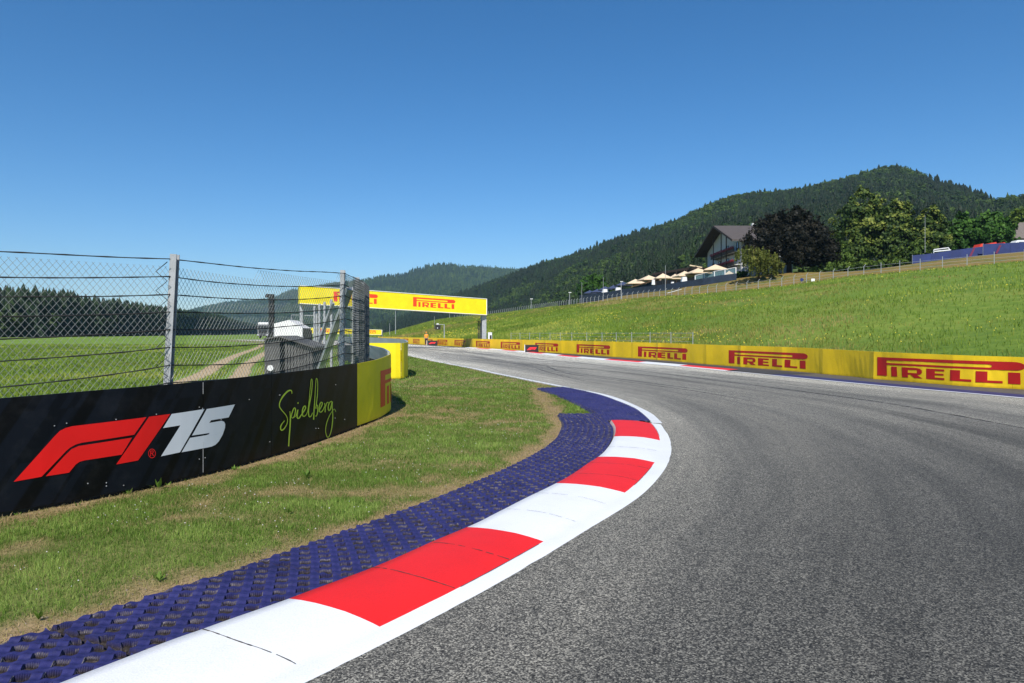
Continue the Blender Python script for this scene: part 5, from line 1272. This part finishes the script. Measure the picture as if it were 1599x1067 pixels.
# dark mesh panels seen edge-on beyond the gantry
# signs on the ridge fence
for px, py, m_, lb_ in ((1252, 437, M['tarp'], 'small round blue sign on the ridge fence below the dark beech'), (1269.5, 437.5, M['tent'], 'small white sign on the ridge fence right of the blue one')):
    y = float(curve_at_px(RID, px)[1]) - .2; c = P3(px, y, py); g = empty('sign', (c[0], c[1], c[2] - 1.2), 0, lb_, 'sign')
    k = MB()
    if px < 1260: k.tube([(c[0], c[1], c[2]), (c[0], c[1] - .04, c[2])], .36, 16)
    else: k.box(c, (.7, .05, .55))
    k.build('sign_plate', m_, g); MB().bar((c[0], c[1] + .06, c[2] - 1.5), (c[0], c[1] + .06, c[2] + .2), .05).build('sign_post', M['galv'], g)

# ------------------------------------------------------------------ wind nets and banners on the bank
def net(name, pts, mat_, label, catg, thick=.05, posts=True, pn='net_panel'):
    """pts: (px, Z, y_top, y_bottom)"""
    g = empty(name, P3(pts[0][0], pts[0][1], pts[0][3]), 0, label, catg)
    for i in range(len(pts) - 1):
        a, b_ = pts[i], pts[i + 1]; t0, t1, b0, b1 = P3(a[0], a[1], a[2]), P3(b_[0], b_[1], b_[2]), P3(a[0], a[1], a[3]), P3(b_[0], b_[1], b_[3])
        b0 = (b0[0], b0[1], b0[2] - .5); b1 = (b1[0], b1[1], b1[2] - .5); o = MB().raw([b0, b1, t1, t0], [(0, 1, 2, 3)]).build(pn, mat_, g); q_ = o.modifiers.new('s', 'SOLIDIFY'); q_.thickness = thick
        if posts: MB().bar((b0[0], b0[1] + .1, b0[2]), (t0[0], t0[1] + .1, t0[2] + .15), .08).build('post', M['galv'], g)
    return g
tz = lambda px: float(curve_at_px(TER, px)[1])
net('wind_net', [(p, tz(p) * .985, yt_, yb_) for p, yt_, yb_ in ((905,461,476),(925,459,472),(950,456,468),(975,451.5,463),(1000,448.5,458.5),(1025,446,454),(1050,442.5,450.5),(1075,438.5,447),(1100,434.5,443),(1125,430,438),(1150,427,434))], M['netting'], 'dark blue wind net along the bank below the parasols', 'net', posts=False)
net('banner_fence', [(p, 148 - (p - 1425) * .03, yt_, yb_) for p, yt_, yb_ in ((1425,399,413),(1455,396,409.5),(1485,391.5,406.5),(1512,388,403),(1536,385,400))], M['tarp'], 'left run of the navy blue banner fence on the bank below the lime trees', 'fence', pn='banner')
g = net('banner_fence', [(p, 143 - (p - 1535) * .03, yt_, yb_) for p, yt_, yb_ in ((1535.5,381.5,399.5),(1578,379.5,396),(1603,378,393.5),(1650,375,390))], M['tarp'], 'right, taller run of the navy blue banner fence with red marks', 'fence', pn='banner')
for px, y in ((1559, 389), (1518, 394)):
    k = MB(); Zq = 142 if px > 1535 else 144; k.raw([P3(px - 5, Zq, y + 7), P3(px - 1.5, Zq, y + 7), P3(px + 5, Zq, y - 6), P3(px + 1.5, Zq, y - 6)], [(0, 1, 2, 3)]); o = k.build('red_mark', vary('dull_red', (.16, .02, .06), .1), g)
# red covers, a pale goal-like rail and a white vehicle roof behind it
for nm, lb_, pts in (('red_tarp', 'left red tarpaulin peeping over the blue banner fence', [(1526,386.5),(1532,381),(1536,380.5),(1535,386.5)]), ('red_tarp', 'wide red tarpaulin over the middle of the blue banner fence', [(1540,383),(1546,379.8),(1556,378.2),(1557,382.5)]), ('red_tarp', 'right small red tarpaulin over the blue banner fence', [(1565,382.5),(1567.5,378.2),(1572,380.5),(1572,382.5)])):
    v0 = [P3(a, 147, b_) for a, b_ in pts]; v0 = [(p[0], p[1], p[2] - (.8 if i in (0, 3) else 0)) for i, p in enumerate(v0)]; v1 = [(p[0], p[1] + 2.2, p[2]) for p in v0]
    o = MB().raw(v0 + v1, [(0, 1, 2, 3), (7, 6, 5, 4), (0, 4, 5, 1), (1, 5, 6, 2), (2, 6, 7, 3)]).build(nm, M['red_cover']); tag(o, lb_, 'tarpaulin')
rl_ = empty('handrail', P3(1458, 155, 392), 0, 'pale metal rail frame behind the left end of the blue banner fence', 'rail')
a, b_, c_, d_ = P3(1458, 155, 397), P3(1458, 155, 390), P3(1481, 155, 387), P3(1484, 155, 393)
k = MB(); k.bar(a, b_, .15); k.bar(b_, c_, .2); k.bar(c_, d_, .15); k.bar(P3(1458, 155, 393), P3(1484, 155, 390.5), .45, .25); k.build('rail_frame', M['whitepaint'], rl_)

# ------------------------------------------------------------------ parasols
def parasol(mat_, w_, label, catg, group):
    g = empty('parasol', (0, 0, 0), 0, label, catg, group); g['label'] = label
    k = MB(); h = w_ / 2; n_ = 4
    rim = [(-h, -h, 2.45), (0, -h * 1.02, 2.5), (h, -h, 2.45), (h * 1.02, 0, 2.5), (h, h, 2.45), (0, h * 1.02, 2.5), (-h, h, 2.45), (-h * 1.02, 0, 2.5)]
    top = (0, 0, 2.45 + w_ * .25); v = rim + [top] + [(x_ * .995, y_ * .995, z_ - .22) for x_, y_, z_ in rim] + [(0, 0, top[2] - .06)]
    f_ = [(i, (i + 1) % 8, 8) for i in range(8)] + [((i + 1) % 8, i, 9 + i, 9 + (i + 1) % 8) for i in range(8)] + [(9 + (i + 1) % 8, 9 + i, 17) for i in range(8)]
    me = bpy.data.meshes.new('canopy'); me.from_pydata(v, [], f_); me.materials.append(mat_); o = bpy.data.objects.new('canopy', me); C.objects.link(o); o.parent = g
    MB().tube([(0, 0, -.5), (0, 0, top[2] + .12)], .05, 8).build('pole', M['galv'], g, local=True)
    MB().box((0, 0, .05), (.9, .9, .12)).build('foot', M['dark'], g, local=True)
    for k_ in range(4):
        a = k_ * math.pi / 2 + math.pi / 4; MB().bar((math.cos(a) * .05, math.sin(a) * .05, 2.0), (math.cos(a) * h * .7, math.sin(a) * h * .7, 2.62), .04).build('rib', M['wood_light'], g, local=True)
    return g
bei = [(992,436,29,'lowest and leftmost beige parasol, next to the dark ones'),(1013,430,29,'second beige parasol from the left'),(1035,427,25,'third beige parasol from the left, behind the tall mast'),(1054,428,20,'small beige parasol half hidden behind its neighbours'),(1069,423.5,29,'beige parasol left of the glass balustrade'),(1090,418.8,33,'beige parasol at the left end of the glass balustrade'),(1117,413.2,35,'largest beige parasol below the hotel balconies'),(1138.5,423,22,'low beige parasol behind the glass balustrade')]
pro = None
for i, (px, py, wpx, lb_) in enumerate(bei):
    Z = tz(px) + (8 if px != 1054 else 16) - (4 if px > 1100 else 0); w_ = wpx / FPX * Z
    if pro is None: pro = parasol(M['parasol'], 1.0 * w_, lb_, 'parasol', 'beige parasols on the hotel terrace'); w0 = w_; g = pro
    else: g = copy_tree(pro); g['label'] = lb_
    s_ = w_ / w0; top_h = 2.45 + w0 * .25; g.scale = (s_, s_, 1.0 if 1 else s_); g.rotation_euler = (0, 0, R(rng.uniform(-14, 14)))
    zt = EYE + (HZ - py) * Z / FPX; g.location = (X(px, Z), Z, zt - top_h)
blu = [(921,453.5,19,'leftmost dark blue parasol, lowest on the bank'),(932.5,451.5,19,'second dark blue parasol from the left'),(945,447.5,20,'middle dark blue parasol, behind the thin mast'),(958,445.5,20,'fourth dark blue parasol from the left'),(973,440.5,24,'largest dark blue parasol, beside the beige ones')]
pro = None
for i, (px, py, wpx, lb_) in enumerate(blu):
    Z = tz(px) + 8; w_ = wpx / FPX * Z
    if pro is None: pro = parasol(M['navy'], w_, lb_, 'parasol', 'dark blue parasols on the bank'); w0 = w_; g = pro
    else: g = copy_tree(pro); g['label'] = lb_
    s_ = w_ / w0; g.scale = (s_, s_, 1); zt = EYE + (HZ - py) * Z / FPX; g.location = (X(px, Z), Z, zt - 2.45 - w0 * .25)
# white covered tables under the parasols
for px, py, wpx, hpx, lb_ in ((945,456,11,8,'white draped stand below the dark parasols'),(965,453,9,7,'white draped box left of the lamp post with the white head'),(1020,441,5,8,'white draped tall table under the second beige parasol'),(1068,438,9,10,'white draped column under the beige parasol left of the balustrade'),(1050,443,5,5,'small white table on the terrace')):
    Z = tz(px) + 2; c = P3(px, Z, py); o = empty('draped_table', (c[0], c[1], c[2] - 1), 0, lb_, 'table'); k = MB(); w_, h_ = wpx / FPX * Z, hpx / FPX * Z
    pr_ = [(-.5, -.5), (.5, -.5), (.36, .42), (.34, .5), (-.34, .5), (-.36, .42)]; k.prism([(c[0] + a * w_, c[2] + b_ * h_) for a, b_ in pr_], c[1] - w_ / 2, c[1] + w_ / 2); k.build('cloth', M['tent'], o); MB().tube([(c[0], c[1], c[2] - h_), (c[0], c[1], c[2] - h_ * .4)], .1, 8).build('leg', M['galv'], o)

# ------------------------------------------------------------------ terrace pavilion with a dark roof
pv_ = empty('pavilion', P3(1065, 190, 440), 0, 'long low terrace pavilion with dark roof behind the beige parasols', 'building')
k = MB(); zA, zB = 186., 180.; P3_0 = P3; P3 = lambda a, Z, b: P3_0(a, Z + 16, b)
k.raw([P3(1018, 196, 427), P3(1086, 180, 416), P3(1104, 186, 419), P3(1036, 204, 424), P3(1018, 196, 430), P3(1086, 180, 420), P3(1104, 186, 423), P3(1036, 204, 428)], [(0, 1, 2, 3), (7, 6, 5, 4), (0, 4, 5, 1), (1, 5, 6, 2), (2, 6, 7, 3), (3, 7, 4, 0)]); k.build('roof', M['wood'], pv_)
k = MB(); k.raw([P3(1020, 197, 429), P3(1086, 181, 419), P3(1086, 181, 441), P3(1020, 197, 447)], [(0, 1, 2, 3)]); o = k.build('back_wall', M['black'], pv_); q_ = o.modifiers.new('s', 'SOLIDIFY'); q_.thickness = .3
for px in (1024, 1040, 1056, 1072, 1085): Zq = np.interp(px, [1018, 1086], [196, 180]); k = MB(); k.bar(P3(px, Zq - .3, 429 - (px - 1024) * .16), P3(px, Zq - .3, 446), .2); k.build('post', M['wood'], pv_)
k = MB(); k.bar(P3(1077, 181, 414.5), P3(1096, 181, 418), .5, .3); o = k.build('awning_edge', M['parasol'], pv_)
P3 = P3_0
# brown-roofed kiosk beside the dark parasols and a greenhouse-like canopy in the bank
ks = empty('kiosk', P3(1000, 200, 446), 0, 'flat brown roofed kiosk under the lowest beige parasols', 'kiosk'); k = MB(); k.raw([P3(985, 203, 449), P3(1022, 194, 438.5), P3(1030, 199, 438), P3(993, 209, 447)], [(0, 1, 2, 3)]); o = k.build('roof', vary('brown_board', (.22, .11, .06), .2)); attach(o, ks); q_ = o.modifiers.new('s', 'SOLIDIFY'); q_.thickness = .25
k = MB(); k.raw([P3(988, 203.3, 449), P3(1022, 195, 440), P3(1022, 195, 450), P3(988, 203.3, 458)], [(0, 1, 2, 3)]); o = k.build('front', M['netting'], ks); q_ = o.modifiers.new('s', 'SOLIDIFY'); q_.thickness = .2
cp = empty('shelter', P3(1055, 176, 458), 0, 'small white sloping canopy over a brown frame set into the bank', 'shelter'); k = MB(); k.raw([P3(1042, 175, 457.5), P3(1064, 174, 451.5), P3(1069, 177, 451), P3(1048, 178, 456)], [(0, 1, 2, 3)]); o = k.build('canopy', M['print_white'], cp); q_ = o.modifiers.new('s', 'SOLIDIFY'); q_.thickness = .12
k = MB(); k.raw([P3(1044, 175.3, 458), P3(1066, 174.3, 452), P3(1074, 177, 448.5), P3(1056, 178, 451)], [(0, 1, 2, 3)]); o = k.build('brown_frame', M['wood'], cp); q_ = o.modifiers.new('s', 'SOLIDIFY'); q_.thickness = .3
for px, py in ((1044, 458), (1064, 453)): k = MB(); k.bar(P3(px, 175, py - 1), P3(px, 175, py + 5), .12); k.build('leg', M['wood'], cp)

# ------------------------------------------------------------------ glass balustrade
gb = empty('balustrade', P3(1117, 171, 436), 0, 'glass balustrade with white posts and rail along the terrace edge', 'balustrade')
bp = [(1085.5, 176, 430.5, 440.5), (1100, 173.5, 427.3, 437.5), (1115.5, 171, 424, 435), (1132, 168.5, 421, 433.5), (1149, 166, 417.8, 431.5)]
for i, (px, Z, a, b_) in enumerate(bp):
    MB().bar(P3(px, Z, a), P3(px, Z, b_ + 2), .22).build('post', M['whitepaint'], gb)
    if i < 4:
        n_ = bp[i + 1]; MB().bar(P3(px, Z, a), P3(n_[0], n_[1], n_[2]), .16).build('top_rail', M['whitepaint'], gb)
        o = MB().raw([P3(px, Z, a + 1), P3(n_[0], n_[1], n_[2] + 1), P3(n_[0], n_[1], n_[3]), P3(px, Z, b_)], [(0, 1, 2, 3)]).build('glass_panel', M['glassrail'], gb)

# ------------------------------------------------------------------ hotel
ht = empty('hotel', (58, 186, 15), 0, 'white alpine hotel with brown gable roof and balconies of red geraniums', 'building')
XW, YN, YF, ZB = 58.3, 173.5, 203.5, 13.0; YR = 187.5; ZE, ZR = 26.0, 31.2
def roofz(y): return ZR + (ZE - .0 - ZR) * (abs(y - YR) / (YR - YN) if y < YR else abs(y - YR) / (YF - YR))
gw = MB(); gp = [(YN, ZB), (YF, ZB), (YF, roofz(YF) - .3), (YR, ZR - .3), (YN, roofz(YN) - .3)]
gw.raw([(XW, y, z) for y, z in gp] + [(XW + 13, y, z) for y, z in gp], [(0, 1, 2, 3, 4), (9, 8, 7, 6, 5), (0, 4, 9, 5), (1, 6, 7, 2), (0, 5, 6, 1)]); gw.build('wall', M['plaster'], ht)
rf = MB()
for ya, yb_ in ((YN - 2.0, YR), (YF + 3.2, YR)):
    za, zb_ = roofz(ya) if ya < YR else roofz(ya), ZR
    v = [(XW - 3.0, ya, za), (XW + 14, ya, za), (XW + 14, yb_, zb_), (XW - 3.0, yb_, zb_)]; rf.raw([(a, b_, c + .02) for a, b_, c in v] + [(a, b_, c - .38) for a, b_, c in v], [(0, 1, 2, 3), (7, 6, 5, 4), (0, 4, 5, 1), (1, 5, 6, 2), (2, 6, 7, 3), (3, 7, 4, 0)])
ro_ = rf.build('roof', M['roof'], ht)
so_ = MB()
for ya in (YN - 2.05, YF + 3.25): so_.bar((XW - 3.05, ya, roofz(ya) - .2), (XW - 3.05, YR, ZR - .2), .5, .12, up=(1, 0, 0))
for ya in (YN - 1.9, YF + 3.1):
    v = [(XW - 2.95, ya, roofz(ya) - .42), (XW, ya, roofz(ya) - .42), (XW, YR, ZR - .42), (XW - 2.95, YR, ZR - .42)]; so_.poly(v)
o = so_.build('barge_board', M['wood'], ro_)
MB().box((XW + 9, YR + 3, ZR + .3), (1.0, 1.0, 1.6)).build('chimney', M['plaster'], ro_)
def balcony(y0, y1, zf):
    b_ = empty('balcony', (XW, (y0 + y1) / 2, zf)); b_.parent = ht; b_.matrix_parent_inverse = wmat(ht).inverted()
    MB().box((XW - .8, (y0 + y1) / 2, zf), (1.6, y1 - y0, .22)).build('slab', M['plaster'], b_)
    MB().box((XW - 1.65, (y0 + y1) / 2, zf + .5), (.12, y1 - y0, 1.15)).build('railing', M['wood'], b_)
    fl_ = MB(); g = np.random.default_rng(int(zf * 10))
    for y in np.arange(y0, y1, .22):
        for _ in range(5):
            c = (XW - 1.8 + g.uniform(-.25, .2), y + g.uniform(-.15, .15), zf + 1.0 + g.uniform(-.2, .4)); s_ = g.uniform(.10, .19); fl_.raw([(c[0] - s_, c[1], c[2] - s_), (c[0], c[1] + s_, c[2]), (c[0], c[1], c[2] + s_), (c[0], c[1] - s_, c[2])], [(0, 1, 2, 3)])
    o = fl_.build('geraniums', M['geranium'], b_)
    for y in np.arange(y0 + .4, y1, 2.6): MB().bar((XW, y, zf - .25), (XW - 1.6, y, zf - .15), .18).build('bracket', M['wood'], b_)
balcony(174.2, 194.5, 22.6); balcony(174.2, 204.2, 19.2); balcony(174.2, 188.5, 15.8)
for y in (180.2, 184.6, 191.8): MB().bar((XW - 1.75, y, 14.0), (XW - 1.75, y, min(roofz(y) - .5, 31)), .22).build('timber_post', M['wood'], ht)
for zf, ys in ((23.0, (176.3, 184.2)), (19.6, (184.2, 191.5, 197.5)), (16.2, (178.0, 184.2, 191.5))):
    for y in ys:
        w_ = MB(); w_.box((XW - .04, y, zf + 1.1), (.1, 1.3, 2.1)); o = w_.build('window', M['window'], ht)
        f_ = MB()
        for sy in (-.7, .7): f_.bar((XW - .12, y + sy, zf + .05), (XW - .12, y + sy, zf + 2.2), .1)
        f_.bar((XW - .12, y - .7, zf + 2.2), (XW - .12, y + .7, zf + 2.2), .1); f_.build('frame', M['wood'], o)
for y in (176, 188): pass
for i in range(3):
    w_ = MB(); w_.box((XW + 4 + i * 5, YN - .04, 23.6), (1.2, .1, 1.4)); w_.build('window', M['window'], ht)

# ------------------------------------------------------------------ farm house at the right edge
fh = empty('house', P3(1610, 172, 385), 0, 'grey brown house with a hipped roof at the right edge behind the banner fence', 'building')
def pt(px, py, Z): return P3(px, Z, py)
k = MB(); e0, e1, e2, e3 = pt(1573, 372.5, 172), pt(1640, 372.5, 172), pt(1646, 372, 186), pt(1583, 372, 186); r0, r1 = pt(1592, 347.5, 179), pt(1632, 347.5, 179)
k.raw([e0, e1, e2, e3, r0, r1], [(0, 1, 5, 4), (1, 2, 5), (2, 3, 4, 5), (3, 0, 4), (3, 2, 1, 0)]); k.build('roof', vary('weathered_shingle', (.17, .14, .12), .25, 2, .85, fine=.4), fh)
k = MB(); a, b_ = pt(1577, 372.8, 173), pt(1638, 372.8, 185); k.box(((a[0] + b_[0]) / 2, 179, a[2] - 3), (b_[0] - a[0], 11.5, 6)); k.build('wall', vary('grey_render', (.30, .29, .24), .15, .5, .85), fh)
for px in (1584, 1600, 1616): c = pt(px, 379, 173.2); MB().box((c[0], 173.2, c[2]), (1.2, .2, 1.3)).build('window', M['window'], fh)
vn = empty('van', P3(1592, 158, 380), 0, 'white van roof showing above the right end of the banner fence', 'van'); c = P3(1596, 158, 379)
k = MB(); k.prism([(c[0] - 2.6, c[2] - 1.6), (c[0] + 2.6, c[2] - 1.6), (c[0] + 2.6, c[2] + .5), (c[0] - 1.7, c[2] + .45), (c[0] - 2.4, c[2] - .3)], 157, 159); k.build('body', M['whitepaint'], vn, bevel=.08)
k = MB(); k.box((c[0] + .4, 156.98, c[2] - .2), (3.6, .05, .45)); k.build('side_window', M['window'], vn)
for sx in (-1.6, 1.7): MB().tube([(c[0] + sx, 156.95, c[2] - 1.7), (c[0] + sx, 157.2, c[2] - 1.7)], .36, 14).build('wheel', M['black'], vn)

# ------------------------------------------------------------------ trees on the plateau
def leafset(blobs, n, size, seed, clump=.45, droop=0):
    """leaf clusters spread through overlapping lobes; returns verts, faces, tint"""
    g = np.random.default_rng(seed); v, f, tt = [], [], []
    vol = np.array([b[3] * b[3] for b in blobs]); vol /= vol.sum()
    for (cx, cy, cz, r_), k in zip(blobs, (vol * n).astype(int)):
        # sub-clumps on the shell of each lobe
        nc_ = max(5, k // 34); d = g.normal(size=(nc_, 3)); d[:, 2] = d[:, 2] * .85 + .12; d /= np.linalg.norm(d, axis=1)[:, None]
        cc = d * (r_ * g.uniform(.55, 1.05, (nc_, 1))); cr = r_ * g.uniform(.16, .34, nc_) * clump / .45 * (.5 if droop else 1)
        ci = g.integers(0, nc_, k); p = g.normal(size=(k, 3)); p /= np.linalg.norm(p, axis=1)[:, None]; p = cc[ci] + p * cr[ci][:, None] * g.uniform(.3, 1.1, (k, 1))
        if droop: p[:, 2] -= droop * g.random(k) ** 1.2 * r_ * (.4 + 1.0 * g.random(nc_)[ci])
        out = p / (np.linalg.norm(p, axis=1)[:, None] + 1e-6); nrm = out + g.normal(size=(k, 3)) * .55; nrm /= np.linalg.norm(nrm, axis=1)[:, None]
        t1 = np.cross(nrm, g.normal(size=(k, 3))); t1 /= np.linalg.norm(t1, axis=1)[:, None]; t2 = np.cross(nrm, t1); s_ = size * g.uniform(.6, 1.3, (k, 1)); c0 = p + np.array([cx, cy, cz])
        q_ = np.stack([c0 + t1 * s_, c0 + t2 * s_ * .7, c0 - t1 * s_, c0 - t2 * s_ * .7], 1); v.append(q_.reshape(-1, 3))
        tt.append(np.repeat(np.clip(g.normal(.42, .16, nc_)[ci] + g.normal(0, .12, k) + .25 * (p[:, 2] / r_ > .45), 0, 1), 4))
    v = np.vstack(v); return v, np.arange(len(v)).reshape(-1, 4), np.concatenate(tt)
def tree(name, px, Z, ybase, ytop, wpx, lobes, mat_, label, n=9000, size=.42, seed=1, droop=0, trunk=.55, group=None):
    """lobes in unit box: x -1..1 across, y depth, z 0..1 height, radius (fraction of the height)"""
    x = X(px, Z); zb = EYE + (HZ - ybase) * Z / FPX; H_ = (ybase - ytop) / FPX * Z; hw = wpx / 2 / FPX * Z
    g = empty(name, (x, Z, zb), 0, label, 'tree', group)
    bl_ = [(x + a * hw, Z + b_ * hw, zb + c_ * H_, r_ * H_) for a, b_, c_, r_ in lobes]
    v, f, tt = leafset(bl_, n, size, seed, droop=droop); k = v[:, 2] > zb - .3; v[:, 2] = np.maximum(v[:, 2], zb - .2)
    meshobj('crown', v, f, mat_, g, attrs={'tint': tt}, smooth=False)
    tr_ = MB(); tr_.tube([(x, Z, zb - 1), (x + .1, Z, zb + H_ * .2), (x, Z, zb + H_ * .55), (x, Z, zb + H_ * .8)], [trunk, trunk * .8, trunk * .45, trunk * .12], 8); tr_.build('trunk', M['wood'], g, smooth=True)
    gg = random.Random(seed)
    lm = MB()
    for (a, b_, c_, r_) in bl_[:7]: lm.tube([(x, Z, zb + H_ * gg.uniform(.2, .45)), ((x + a) / 2, (Z + b_) / 2, (c_ + zb + H_ * .35) / 2), (a, b_, c_)], [trunk * .35, trunk * .22, .04], 5, cap=False)
    lm.build('limbs', M['wood'], g); return g
M['beech'] = leafmat('copper_beech', [(0, (.004, .005, .003)), (.5, (.008, .008, .004)), (1, (.020, .016, .008))], .08)
M['lime_leaf'] = leafmat('lime_leaf', [(0, (.018, .036, .009)), (.4, (.04, .075, .014)), (.65, (.10, .14, .022)), (1, (.26, .28, .055))], .15)
M['green_leaf'] = leafmat('green_leaf', [(0, (.02, .05, .010)), (.5, (.038, .10, .013)), (1, (.085, .18, .024))], .15)
M['willow_leaf'] = leafmat('willow_leaf', [(0, (.05, .07, .012)), (.5, (.14, .16, .03)), (1, (.28, .27, .06))], .2)
M['bush_leaf'] = leafmat('bush_leaf', [(0, (.03, .06, .012)), (.5, (.07, .12, .018)), (1, (.15, .21, .03))], .15)
dome = [(0,0,.55,.36),(-.55,0,.42,.30),(.55,.1,.42,.31),(-.2,-.4,.4,.3),(.25,-.45,.42,.3),(-.35,.1,.68,.24),(.35,0,.7,.24),(0,-.2,.78,.2),(-.78,0,.26,.2),(.8,-.1,.28,.2),(.5,-.4,.2,.2),(-.5,-.4,.2,.2),(0,-.55,.22,.22)]
tall = [(0,0,.55,.25),(-.45,0,.45,.22),(.45,.1,.42,.23),(-.1,-.3,.35,.24),(.1,0,.80,.17),(-.35,-.1,.66,.17),(.35,-.1,.68,.17),(-.7,0,.28,.17),(.7,-.1,.26,.18),(.3,-.4,.2,.18),(-.35,-.4,.2,.18),(-.05,0,.92,.09)]
S8 = .8
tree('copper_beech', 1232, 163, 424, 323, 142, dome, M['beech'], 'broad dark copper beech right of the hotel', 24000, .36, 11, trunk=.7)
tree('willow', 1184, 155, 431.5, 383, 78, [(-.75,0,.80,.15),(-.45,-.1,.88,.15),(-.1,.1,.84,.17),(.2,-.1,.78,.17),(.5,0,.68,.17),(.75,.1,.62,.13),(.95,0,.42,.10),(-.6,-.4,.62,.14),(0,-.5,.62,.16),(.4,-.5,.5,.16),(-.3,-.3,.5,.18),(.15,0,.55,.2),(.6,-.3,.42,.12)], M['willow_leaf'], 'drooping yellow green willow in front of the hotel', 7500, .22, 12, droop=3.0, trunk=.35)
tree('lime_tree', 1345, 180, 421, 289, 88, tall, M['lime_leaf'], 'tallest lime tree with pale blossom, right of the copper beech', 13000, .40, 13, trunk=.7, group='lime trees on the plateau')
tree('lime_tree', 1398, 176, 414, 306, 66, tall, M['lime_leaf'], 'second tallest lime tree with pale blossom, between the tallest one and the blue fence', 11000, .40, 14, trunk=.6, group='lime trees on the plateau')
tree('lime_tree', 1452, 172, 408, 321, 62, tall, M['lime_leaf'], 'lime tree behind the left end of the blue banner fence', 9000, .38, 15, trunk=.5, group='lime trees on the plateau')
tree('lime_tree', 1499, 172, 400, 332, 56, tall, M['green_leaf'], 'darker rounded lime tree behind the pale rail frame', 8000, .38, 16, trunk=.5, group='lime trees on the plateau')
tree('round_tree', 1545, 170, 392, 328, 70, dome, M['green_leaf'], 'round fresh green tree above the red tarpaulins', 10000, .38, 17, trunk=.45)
tree('round_tree', 1597, 200, 372, 322, 34, dome, M['bush_leaf'], 'green tree behind the roof of the house at the right edge', 4500, .45, 18, trunk=.4)
tree('round_tree', 927, 285, 466, 427, 54, dome, M['green_leaf'], 'small bright green tree behind the dark blue parasols', 7000, .40, 19, trunk=.35)
tree('round_tree', 1312, 172, 424, 378, 32, dome, M['bush_leaf'], 'young yellow green tree at the foot of the tallest lime', 3500, .34, 20, trunk=.25)
tree('round_tree', 1432, 164, 411, 372, 26, dome, M['bush_leaf'], 'small light green tree by the corner of the blue banner fence', 3000, .32, 21, trunk=.2)
for i, (px, yb_, yt_, w_, lb_) in enumerate(((1275,429,413,26,'leftmost low bush on the bank under the copper beech'),(1296,428,404,26,'rounded yellow green bush right of the copper beech'),(1325,426,402,34,'wide green bush below the young tree'),(1352,421,400,30,'bush at the foot of the tallest lime'),(1380,418,400,30,'low bush between the two tallest limes'),(1405,415,398,28,'low bush left of the blue banner fence'),(1207,433,420,30,'low hedge bush right of the willow'),(1158,434,418,18,'small dark bush at the right end of the balustrade'),(1250,430,419,22,'dark bush in the shade of the copper beech'))):
    Z = tz(px) + 4; x = X(px, Z); zb = EYE + (HZ - yb_) * Z / FPX - .3; H_ = (yb_ - yt_) / FPX * Z; hw = w_ / 2 / FPX * Z
    v, f, tt = leafset([(x + a * hw, Z + b_ * hw, zb + c_ * H_, r_ * H_) for a, b_, c_, r_ in ((0,0,.5,.45),(-.6,0,.38,.38),(.6,0,.36,.38),(0,-.4,.3,.35))], 1500, .28, 60 + i)
    g = empty('bush', (x, Z, zb), 0, lb_, 'bush', 'bushes along the bank'); meshobj('foliage', v, f, M['bush_leaf'] if i not in (7, 8) else M['green_leaf'], g, attrs={'tint': tt}); MB().tube([(x, Z, zb - .5), (x, Z, zb + H_ * .5)], .06, 5).build('stem', M['wood'], g)
# ================================================================== haze
hb = MB(); hb.box((0, 2500, 299), (12400, 12400, 602)); hz = hb.build('haze', [])
m = bpy.data.materials.new('haze_air'); m.use_nodes = True; t = m.node_tree; t.nodes.clear()
o = t.nodes.new('ShaderNodeOutputMaterial'); pv = t.nodes.new('ShaderNodeVolumePrincipled')
pv.inputs['Color'].default_value = (.55, .84, 1.0, 1); pv.inputs['Density'].default_value = .00007; pv.inputs['Anisotropy'].default_value = .1
t.links.new(pv.outputs[0], o.inputs['Volume']); hz.data.materials.clear(); hz.data.materials.append(m)
hz.display_type = 'WIRE'; tag(hz, 'thin blue summer haze over the valley', kind='stuff')
